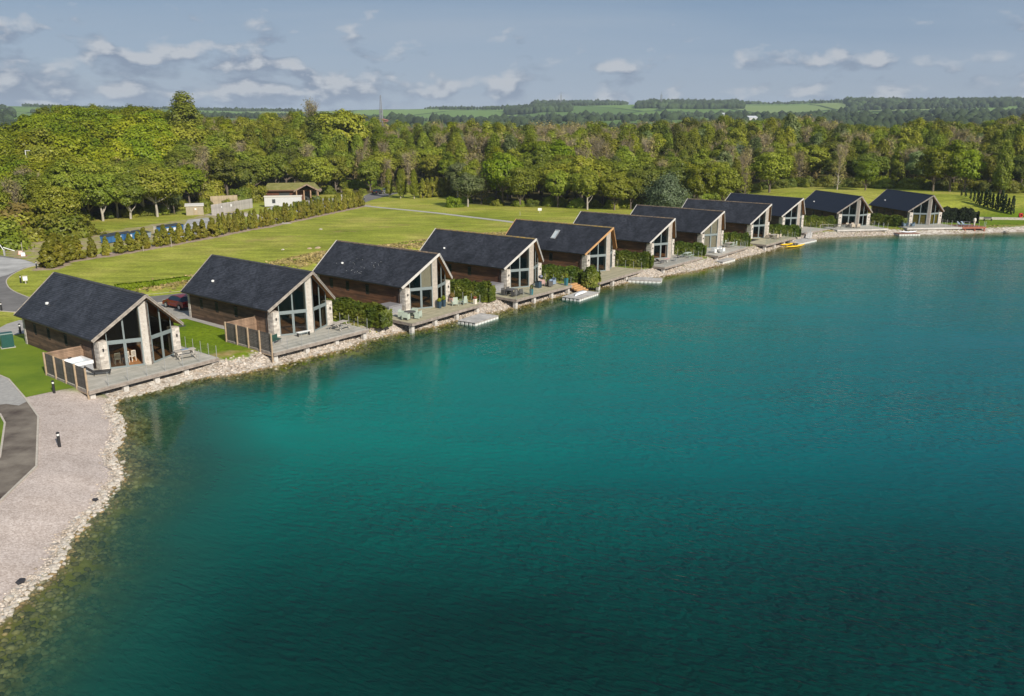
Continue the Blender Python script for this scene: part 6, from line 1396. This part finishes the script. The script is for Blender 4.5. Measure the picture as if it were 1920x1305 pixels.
put('ring', MB().add(V, F), mat('red_plastic', (.55, .03, .02), .5, .05), t, smooth=True); put('backboard', MB().box(-.5, .5, .12, .16, .0, 1.1), mat('dark_red', (.2, .02, .02), .6, .05), t); put('post', MB().box(-.05, .05, .17, .25, -.3, 1.0), greytim, t)
q = px(1852, 414); t = thing('bench', 'thin dark bench on the lawn right of the deck extension', 'bench', (*q, gz1(*q)), .05); put('seat', MB().box(-.9, .9, -.2, .2, .40, .45), rattan, t); put('backrest', MB().box(-.9, .9, .2, .24, .5, .85), rattan, t)
for s in (-.8, .8): put('leg', MB().box(s - .03, s + .03, -.18, .24, 0, .40), rattan, t)
def rock_mesh(seed, k=1):
    import bmesh
    bm = bmesh.new(); bmesh.ops.create_icosphere(bm, subdivisions=1 + k // 2, radius=1); rs = random.Random(seed); ax = [rs.uniform(.7, 1.1), rs.uniform(.6, 1.0), rs.uniform(.4, .65)]
    for v in bm.verts:
        f = rs.uniform(.78, 1.12); v.co = Vector((v.co.x * ax[0] * f, v.co.y * ax[1] * f, v.co.z * ax[2] * f))
    me = bpy.data.meshes.new('rock'); bm.to_mesh(me); bm.free(); return me
RK = [rock_mesh(s) for s in range(8)]
lime = mat('limestone', (.56, .52, .46), .95, .15, 1.5, objrand=.12, col2=(.38, .32, .25), bump=.4); wet = mat('wet_brown_stone', (.25, .17, .08), .6, .2, 2, objrand=.15); algae = mat('algae_stone', (.085, .09, .022), .8, .35, 1.2, objrand=.4, col2=(.03, .03, .008))
def rock(p, z, s, m, label, group=None, cat='rock'):
    o = bpy.data.objects.new('rock', random.choice(RK)); COL.objects.link(o)
    if not o.data.materials: o.data.materials.append(lime)
    o.material_slots[0].link = 'OBJECT'; o.material_slots[0].material = m
    o.location = (p[0], p[1], z); o.scale = (s,) * 3; o.rotation_euler = (random.uniform(-.2, .2), random.uniform(-.2, .2), random.uniform(0, 6.28)); tag(o, label, cat, group)
q = px(1888, 428, .9); rock(q, gz1(*q) + .3, .75, lime, 'large pale boulder on the lawn near the right edge')
q = px(38, 1084, .3); rock(q, gz1(*q) + .08, .28, mat('dark_stone', (.03, .03, .035), .5, .1), 'small blackish stone low on the gravel beach')
q = px(178, 932, .3); rock(q, gz1(*q) + .08, .26, MATS['dark_stone'], 'small blackish stone at the edge of the white rubble')
q = px(14, 1114, .3); rock(q, gz1(*q) + .06, .30, lime, 'rounded white boulder at the bottom left on the gravel')
# rubble along the waterline
segs_ = []; tot_ = 0
for a, b in zip(SHORE[3:52], SHORE[4:53]): L_ = math.hypot(b[0] - a[0], b[1] - a[1]); segs_.append((a, b, L_, tot_)); tot_ += L_
def shore_pt(s):
    for a, b, L_, t0 in segs_:
        if s <= t0 + L_: t_ = (s - t0) / L_; return (a[0] + (b[0] - a[0]) * t_, a[1] + (b[1] - a[1]) * t_), (-(b[1] - a[1]) / L_, (b[0] - a[0]) / L_)
    return SHORE[52], (0, 1)
beach_len = segs_[22][3]
RIM = ['at the bottom left corner', 'left of the lowest dark stone', 'between the two dark stones', 'just below the upper dark stone', 'beside the lone bollard', 'on the spit past the lone bollard', 'near the corner of the nearest deck']
for k in range(280):
    s_ = (k + random.random()) / 280 * beach_len; p, nr = shore_pt(s_); o_ = random.gauss(.02, .17); q = (p[0] + nr[0] * o_, p[1] + nr[1] * o_)
    zz = gz1(*q); rock(q, zz + .03, random.uniform(.12, .27), lime, 'pale limestone chunk of the beach rim ' + RIM[min(6, int(k / 40))], 'limestone chunks along the gravel beach')
def rocks_stuff(name, label, n, fn, szr, m, seed, lim=(-99, 99)):
    rs = np.random.default_rng(seed); base = [(np.array([v.co[:] for v in me.vertices]), np.array([p.vertices[:] for p in me.polygons])) for me in RK]; P = fn(rs, n); dd_ = shore_dist(P); P = P[(dd_ > lim[0]) & (dd_ < lim[1])]; z = ground_z(P); V = []; F = []; o = 0
    for i in range(len(P)):
        bv, bf = base[i % 8]; s = rs.uniform(*szr); a = rs.uniform(0, 6.28); c, d = math.cos(a), math.sin(a)
        v = bv * s; v = np.c_[v[:, 0] * c - v[:, 1] * d, v[:, 0] * d + v[:, 1] * c, v[:, 2]] + [P[i, 0], P[i, 1], z[i] + s * .12]; V.append(v); F.append(bf + o); o += len(v)
    ob = put(name, npmesh(name, np.vstack(V), np.vstack(F)), m, kind='stuff'); tag(ob, label, 'stones')
def along_fn(s0, s1, mu, sd_):
    def f(rs, n):
        out = []
        for _ in range(n): p, nr = shore_pt(rs.uniform(s0, s1)); o_ = rs.normal(mu, sd_); out.append((p[0] + nr[0] * o_, p[1] + nr[1] * o_))
        return np.array(out)
    return f
stone_i = mat('rubble', (.54, .48, .42), .95, .15, 1.5, island=.28, col2=(.36, .29, .22)); alg_i = mat('algae_rubble', (.21, .175, .075), .9, .35, .8, island=.6, col2=(.06, .055, .018))
rocks_stuff('bank_rubble', 'pale rubble covering the bank under the decks', 7500, along_fn(beach_len, tot_, 1.1, .75), (.07, .2), stone_i, 1)
rocks_stuff('beach_rubble', 'small white stones of the rim of the gravel beach', 2600, along_fn(0, beach_len, .28, .26), (.04, .11), stone_i, 2)
rocks_stuff('lakebed_stones', 'greenish stones under the shallow water', 7000, along_fn(0, tot_ * .5, -1.9, 1.3), (.07, .25), alg_i, 3, (-6, -.45))
rocks_stuff('shallow_stones', 'brown stones at the waterline', 2200, along_fn(0, tot_ * .75, -.25, .3), (.06, .18), mat('brown_rubble', (.27, .19, .09), .7, .3, 1, island=.35), 4, (-1.2, .02))

# ------------------------------------------------------------------ vehicles
redp = mat('red_car_paint', (.16, .008, .010), .25, .05, 1, spec=.6); tyre = mat('tyre', (.02, .02, .02), .85, .1); carg = mat('car_glass', (.015, .03, .05), .2, .05, spec=.3); rim = mat('alloy', (.5, .5, .52), .35, .05, metallic=.6)
def car(p, ang, paint, label, z=GZ + .02):
    t = thing('parked_car', label, 'car', (*p, z), R(ang), None)
    prof = [(-2.05, .35), (-2.08, .75), (-1.98, .98), (-1.55, 1.02), (1.02, .96), (1.85, .80), (2.06, .62), (2.08, .32)]; cab = [(-1.78, 1.0), (-1.35, 1.40), (-.75, 1.50), (.1, 1.48), (.55, 1.36), (1.12, .96)]
    def loft(pr, ws): mb = MB(); n = len(pr); V = [(x, -w, z_) for (x, z_), w in zip(pr, ws)] + [(x, w, z_) for (x, z_), w in zip(pr, ws)]; return mb.add(V, [tuple(range(n)), tuple(range(2 * n - 1, n - 1, -1))] + [(i, i + n, (i + 1) % n + n, (i + 1) % n) for i in range(n)])
    put('body', loft(prof, [.84, .88, .88, .86, .86, .84, .80, .82]), paint, t); put('glasshouse', loft(cab, [.80, .66, .62, .62, .64, .78]), carg, t)
    put('roof_panel', loft([(-1.36, 1.405), (-.75, 1.51), (.1, 1.49), (.56, 1.365), (.1, 1.52), (-.75, 1.54), (-1.38, 1.43)], [.67, .64, .64, .65, .6, .6, .63]), paint, t)
    for x in (-1.30, 1.30):
        for s in (-1, 1):
            w = put('wheel', lambda: MB().tube((0, -.1, 0), (0, .1, 0), .32, n=16), tyre, t, loc=(x, s * .80, .32), key='wheel'); put('rim', lambda: MB().tube((0, s * .101, 0), (0, s * .11, 0), .2, n=12), rim, w, key='rim%d' % s)
    for s in (-1, 1):
        put('headlight', MB().hull8([(2.0, s * .5, .66), (2.0, s * .78, .66), (1.95, s * .78, .76), (1.95, s * .5, .76)], [(2.08, s * .5, .64), (2.07, s * .78, .64), (2.0, s * .78, .78), (2.0, s * .5, .78)]), white_p, t)
        put('tail_light', MB().box(-2.1, -2.03, s * .72 - .12, s * .72 + .12, .78, .94), mat('tail_red', (.5, .01, .01), .3, .02), t)
        put('mirror', MB().box(.62, .78, s * .96 - .09, s * .96 + .09, .98, 1.1), paint, t)
    put('number_plate', MB().box(-2.11, -2.085, -.26, .26, .55, .66), mat('plate_yellow', (.75, .6, .1), .5, .02), t)
car((-37.6, 91.0), 144, redp, 'dark red hatchback parked behind the second lodge')
car(px(722, 362), 55, mat('silver_paint', (.14, .145, .15), .3, .05, spec=.6), 'silver car in the distant car park by the saplings'); car(px(708, 364), 70, mat('black_paint', (.02, .02, .022), .3, .05, spec=.6), 'black car in the distant car park by the saplings')
# works yard: blue waste containers, barriers
bl = mat('blue_steel', (.05, .16, .36), .55, .2, 1.2); tq = mat('turquoise_steel', (.03, .30, .40), .55, .15, 1.2)
def skip_bin(c, ang, w, h, m, label, panel=True):
    t = thing('waste_container', label, 'waste container', (*c, GZ), R(ang), 'waste containers in the works yard')
    put('body', MB().hull8([(-w / 2 + .1, -.75, .12), (w / 2 - .1, -.75, .12), (w / 2 - .1, .75, .12), (-w / 2 + .1, .75, .12)], [(-w / 2, -.9, h), (w / 2, -.9, h), (w / 2, .9, h), (-w / 2, .9, h)]), m, t); put('lid', MB().hull8([(-w / 2 - .04, -.95, h), (w / 2 + .04, -.95, h), (w / 2 + .04, .95, h), (-w / 2 - .04, .95, h)], [(-w / 2, -.9, h + .08), (w / 2, -.9, h + .08), (w / 2, .7, h + .25), (-w / 2, .7, h + .25)]), mat('dark_lid', (.04, .045, .05), .6, .1), t)
    if panel: put('label_panel', MB().box(-.38, .38, -.90, -.868, h * .45, h * .80), white_p, t)
    for sx in (-1, 1): put('foot', MB().box(sx * (w / 2 - .25) - .08, sx * (w / 2 - .25) + .08, -.7, .7, 0, .118), tyre, t)
yb = [((204, 455), 2.0, 1.5, bl, 0, 'blue container at the left end of the yard row'), ((218, 452.5), 2.1, 1.6, bl, 1, 'blue container with a white disc, second from the left'), ((238, 449.5), 2.2, 1.5, bl, 1, 'dull blue container in the middle of the yard row'), ((260, 446.5), 1.8, 1.5, tq, 0, 'turquoise container in the yard row'), ((272, 446), 1.4, 1.3, mat('grey_steel', (.3, .36, .42), .6, .1), 0, 'grey-blue container right of the turquoise one'),
      ((308, 440), 2.4, 1.9, bl, 1, 'tall blue container with white panel, left of the right-hand three'), ((321, 438), 2.2, 1.9, bl, 1, 'tall blue container, middle of the right-hand three'), ((332, 436.5), 2.0, 1.9, bl, 1, 'tall blue container, rightmost of the right-hand three')]
for (X, Y), w, h, m, pn, lab in yb: skip_bin(px(X, Y), 74, w, h * .82, m, lab, pn)
q = px(292, 442); o = put('gatepost', MB().box(-.2, .2, -.2, .2, 0, 1.7).box(-.25, .25, -.25, .25, 1.7, 1.78), greytim, loc=(*q, GZ)); tag(o, 'pale square post between the two container groups', 'post')
q = px(9, 479); t = thing('road_barrier', 'thin white barrier arm with grey stand at the left edge', 'barrier', (*q, GZ), .2); put('stand', MB().box(-.12, .12, -.12, .12, 0, 1.0), steel, t); put('arm', MB().beam((0, -.16, 1.35), (1.6, -.16, .75), .08, .12), white_p, t); put('arm', MB().beam((-.5, -.2, 2.0), (0, -.16, .9), .08, .1), white_p, t)
for X, Y, lab, m in ((39, 476.5, 'upright white and red plastic block in the works yard', mat('pinkish_plastic', (.75, .52, .48), .6, .1)), (44, 479.5, 'square white plastic block lying by the yard kerb', white_p)):
    q = px(X, Y); t = thing('plastic_block', lab, 'barrier block', (*q, GZ), .3); put('body', MB().hull8([(-.3, -.22, 0), (.3, -.22, 0), (.3, .22, 0), (-.3, .22, 0)], [(-.24, -.14, .55), (.24, -.14, .55), (.24, .14, .55), (-.24, .14, .55)]), m, t); put('foot', MB().box(-.4, -.32, -.3, .3, 0, .07).box(.32, .4, -.3, .3, 0, .07), MATS['red_plastic'], t)
o = put('stake', MB().tube((0, 0, 0), (0, 0, 1.9), .05, .04, 6), greytim, loc=(*px(43, 476), GZ)); tag(o, 'tall wooden stake behind the plastic blocks', 'stake')
q = px(76, 330, 9); t = thing('floodlight_pole', 'white cranked pole sticking out of the trees at the left', 'lamp post', (q[0] * .62, q[1] * .62, GZ), 0)
bpy.data.objects.remove(t)
x, y = atd(72, 195); z0 = gz1(x, y); t = thing('floodlight_pole', 'white bracketed pole sticking out of the trees at the left', 'lamp post', (x, y, z0)); hp_ = 20.6 + (239 - 312) / FPX * 195 - z0 + 4.2; put('pole', MB().tube((0, 0, 0), (0, 0, hp_), .10, .08, 8), white_p, t); put('bracket', MB().tube((0, 0, hp_ - .1), (1.1, 0, hp_ - .1), .06, n=6).tube((0, 0, hp_ - 1.5), (.6, 0, hp_ - 1.7), .06, n=6), white_p, t)

# ------------------------------------------------------------------ buildings by the wood
board_g = mat('grey_board', (.42, .39, .36), .9, .15, 1, objrand=.14); board_t = mat('tan_board', (.40, .32, .22), .9, .15, 1, objrand=.1)
A = Vector((*px(397, 403), GZ)); B = Vector((*px(474, 389.5), GZ)); L = (B - A).length; t = thing('board_fence', 'grey vertical-board fence of the service compound', 'fence', A, math.atan2(B.y - A.y, B.x - A.x)); n = int(L / .28)
for k in range(n): put('board', lambda: MB().box(0, .255, -.03, .0, .0, 2.35), board_g, t, loc=(k * L / n, -.012 * (k % 2), 0), key='fboard')
put('rail', MB().box(0, L, .002, .08, .5, .6).box(0, L, .002, .08, 1.8, 1.9), greytim, t)
put('notice', MB().box(L * .44, L * .44 + .7, -.07, -.05, 1.2, 1.8), white_p, t); put('gate_notice', MB().box(L * .22, L * .22 + .4, -.07, -.05, 1.3, 1.7), white_p, t)
A2 = Vector((*px(405, 391), GZ)) + Vector((-3, 5, 0)); B2 = B + Vector((-6, 7, 0)); L = (B2 - A2).length; t = thing('board_fence', 'tan-topped rear fence of the service compound', 'fence', A2, math.atan2(B2.y - A2.y, B2.x - A2.x)); n = int(L / .3)
for k in range(n): put('board', lambda: MB().box(0, .28, -.03, .0, .0, 2.7), board_t, t, loc=(k * L / n, -.012 * (k % 2), 0), key='fboard2')
put('rail', MB().box(0, L, .002, .08, 1.8, 1.9), greytim, t)
q = px(366, 402); t = thing('small_shed', 'tan boarded shed with a pale flat roof beside the grey fence', 'shed', (*q, GZ), R(20)); put('wall', MB().box(-1.9, 1.9, -1.5, 1.5, 0, 2.05), mat('shed_tan', (.36, .31, .23), .9, .1, 2, stretch=(4, 4, .5)), t); put('roof', MB().hull8([(-2.1, -1.7, 2.052), (2.1, -1.7, 2.052), (2.1, 1.7, 2.052), (-2.1, 1.7, 2.052)], [(-2.1, -1.7, 2.2), (2.1, -1.7, 2.2), (2.1, 1.7, 2.5), (-2.1, 1.7, 2.5)]), mat('pale_roof', (.62, .59, .54), .8, .1), t); put('door', MB().box(-.3, .6, -1.54, -1.502, .05, 1.95), board_t, t); put('door_sign', MB().box(0, .4, -1.57, -1.542, 1.2, 1.6), white_p, t)
# white cabin
q = Vector((*px(532, 387), GZ)); t = thing('site_cabin', 'white flat-roofed cabin in front of the turf-roofed building', 'cabin', q, R(12)); wr = MATS['white_render']
put('wall', MB().box(-4.6, 4.6, -1.4, 1.4, .2, 2.6), wr, t); put('roof', MB().box(-4.75, 4.75, -1.55, 1.55, 2.602, 2.72), mat('cream_roof', (.72, .66, .55), .8, .06), t); put('window', MB().box(-2.7, -1.9, -1.43, -1.402, 1.0, 2.0), dark_fr, t); put('plinth', MB().box(-4.4, 4.4, -1.2, 1.2, 0, .198), black_m, t)
x, y = px(563, 392); tree('bush1', x, y, 2.6, 'dark', 'dark shrub growing against the white cabin', 'shrub', wide=1.0, name='shrub')
for X_, Y_, h_, c_, lab_ in ((452, 382, 5.5, 'mid', 'tall green shrub at the right end of the board fence'), (478, 378, 6.0, 'olive', 'olive shrub against the left end of the turf-roofed building'), (497, 372, 4.2, 'mid', 'green shrub between the white cabin and the turf roof'), (430, 372, 7, 'olive', 'olive tree close behind the board fence'), (395, 378, 7, 'mid', 'green tree close behind the tan fence')):
    x, y = px(X_, Y_); tree('bush1', x, y, h_, c_, lab_, 'shrub', wide=.75, name='shrub')
x, y = px(520, 395); tree('bush2', x, y, 1.8, 'mid', 'low green shrub below the cabin window', 'shrub', wide=.9, name='shrub'); x, y = px(597, 378); tree('bush1', x, y, 2.0, 'pale', 'small bluish green shrub right of the white cabin', 'shrub', wide=.8, name='shrub')
# turf-roofed building with a timber porch
q = Vector((*px(522, 378), GZ)); t = thing('turf_roofed_building', 'low dark timber building with a grass roof and gabled porch', 'building', (q.x, q.y + 7, GZ), R(8)); tf = mat('turf', (.25, .23, .08), .95, .25, .8, bump=.5, col2=(.15, .15, .035))
put('wall', MB().box(-4.8, 7.0, -2.5, 4.5, 0, 2.7), mat('brown_boarding', (.13, .055, .035), .9, .2, 2, stretch=(6, 6, .5)), t)
put('turf_roof', MB().hull8([(-5.6, -3.3, 2.72), (9.4, -3.3, 2.72), (9.4, 5.3, 2.72), (-5.6, 5.3, 2.72)], [(-5.2, -2.6, 3.2), (8.6, -2.6, 3.2), (8.2, 2.2, 4.6), (-4.8, 2.2, 4.5)]), tf, t)
put('eaves_board', MB().box(-5.65, 9.45, -3.36, -3.31, 2.6, 2.95), mat('brown_eaves', (.16, .09, .06), .9, .1), t)
pc = thing('x', 'x', 'x'); bpy.data.objects.remove(pc)
pr = MB(); gx0, gx1, gy0, gy1 = 3.2, 10.4, -6.2, -3.2
for s in (-1, 1):
    xm = (gx0 + gx1) / 2; xe = gx0 if s < 0 else gx1
    pr.hull8([(xe, gy0, 2.45), (xm, gy0, 4.35), (xm, gy1 + 3, 4.35), (xe, gy1 + 3, 2.45)], [(xe, gy0, 2.85), (xm, gy0, 4.75), (xm, gy1 + 3, 4.75), (xe, gy1 + 3, 2.85)])
put('porch_roof', pr, mat('reed_edge', (.30, .22, .16), .95, .25, 2), t); pt = MB()
for s in (-1, 1):
    xm = (gx0 + gx1) / 2; xe = gx0 + .3 if s < 0 else gx1 - .3
    pt.hull8([(xe, gy0 + .3, 2.86), (xm, gy0 + .3, 4.72), (xm, gy1 + 3, 4.72), (xe, gy1 + 3, 2.86)], [(xe, gy0 + .3, 3.0), (xm, gy0 + .3, 4.9), (xm, gy1 + 3, 4.9), (xe, gy1 + 3, 3.0)])
put('porch_turf', pt, tf, t)
for X in (gx0 + .7, (gx0 + gx1) / 2 - .9, (gx0 + gx1) / 2 + .9, gx1 - .7): put('porch_post', MB().tube((X, gy0 + .4, 0), (X, gy0 + .4, 2.9), .17, n=8), mat('log_post', (.40, .26, .16), .85, .15, 2), t)
put('door', MB().box(5.6, 7.0, -2.56, -2.502, .05, 2.3), dark_fr, t); put('window', MB().box(-1.2, 1.6, -2.56, -2.502, 1.0, 2.1), dark_fr, t)
q = px(640, 385); o = put('stone_pillar', MB().box(-.45, .45, -.45, .45, 0, 2.6).box(-.55, .55, -.55, .55, 2.6, 2.75), block_m, loc=(*q, GZ)); tag(o, 'pale stone pillar rising behind the field hedge', 'pillar')
# grey rock heap in the field and the strip of pale debris
for X, Y, s, lab in ((530, 468, .5, 'flat pale stone lying in the field above the second lodge'), (581, 466, .7, 'tan boulder left of a pair on the mounds'), (596, 465, .9, 'tan boulder right of a pair on the mounds'), (601, 430, .6, 'white stone on the faint track across the field')):
    q = px(X, Y); rock(q, gz1(*q) + .02, s * .7, lime if 'pale' in lab or 'white' in lab else mat('tan_boulder', (.45, .33, .22), .95, .2, 1), lab)

# ------------------------------------------------------------------ haze
hz = bpy.data.materials.new('haze'); hz.use_nodes = True; nt = hz.node_tree; nt.nodes.clear(); o_ = N(nt, 'ShaderNodeOutputMaterial'); v_ = N(nt, 'ShaderNodeVolumePrincipled'); v_.inputs['Density'].default_value = .00010; v_.inputs['Color'].default_value = (.70, .82, .96, 1); v_.inputs['Anisotropy'].default_value = 0.0
nt.links.new(v_.outputs[0], o_.inputs['Volume'])
put('haze', MB().box(-5600, 5600, -2100, 5600, -8, 190), hz, kind='stuff', label='thin pale air haze over the whole valley', category='haze')
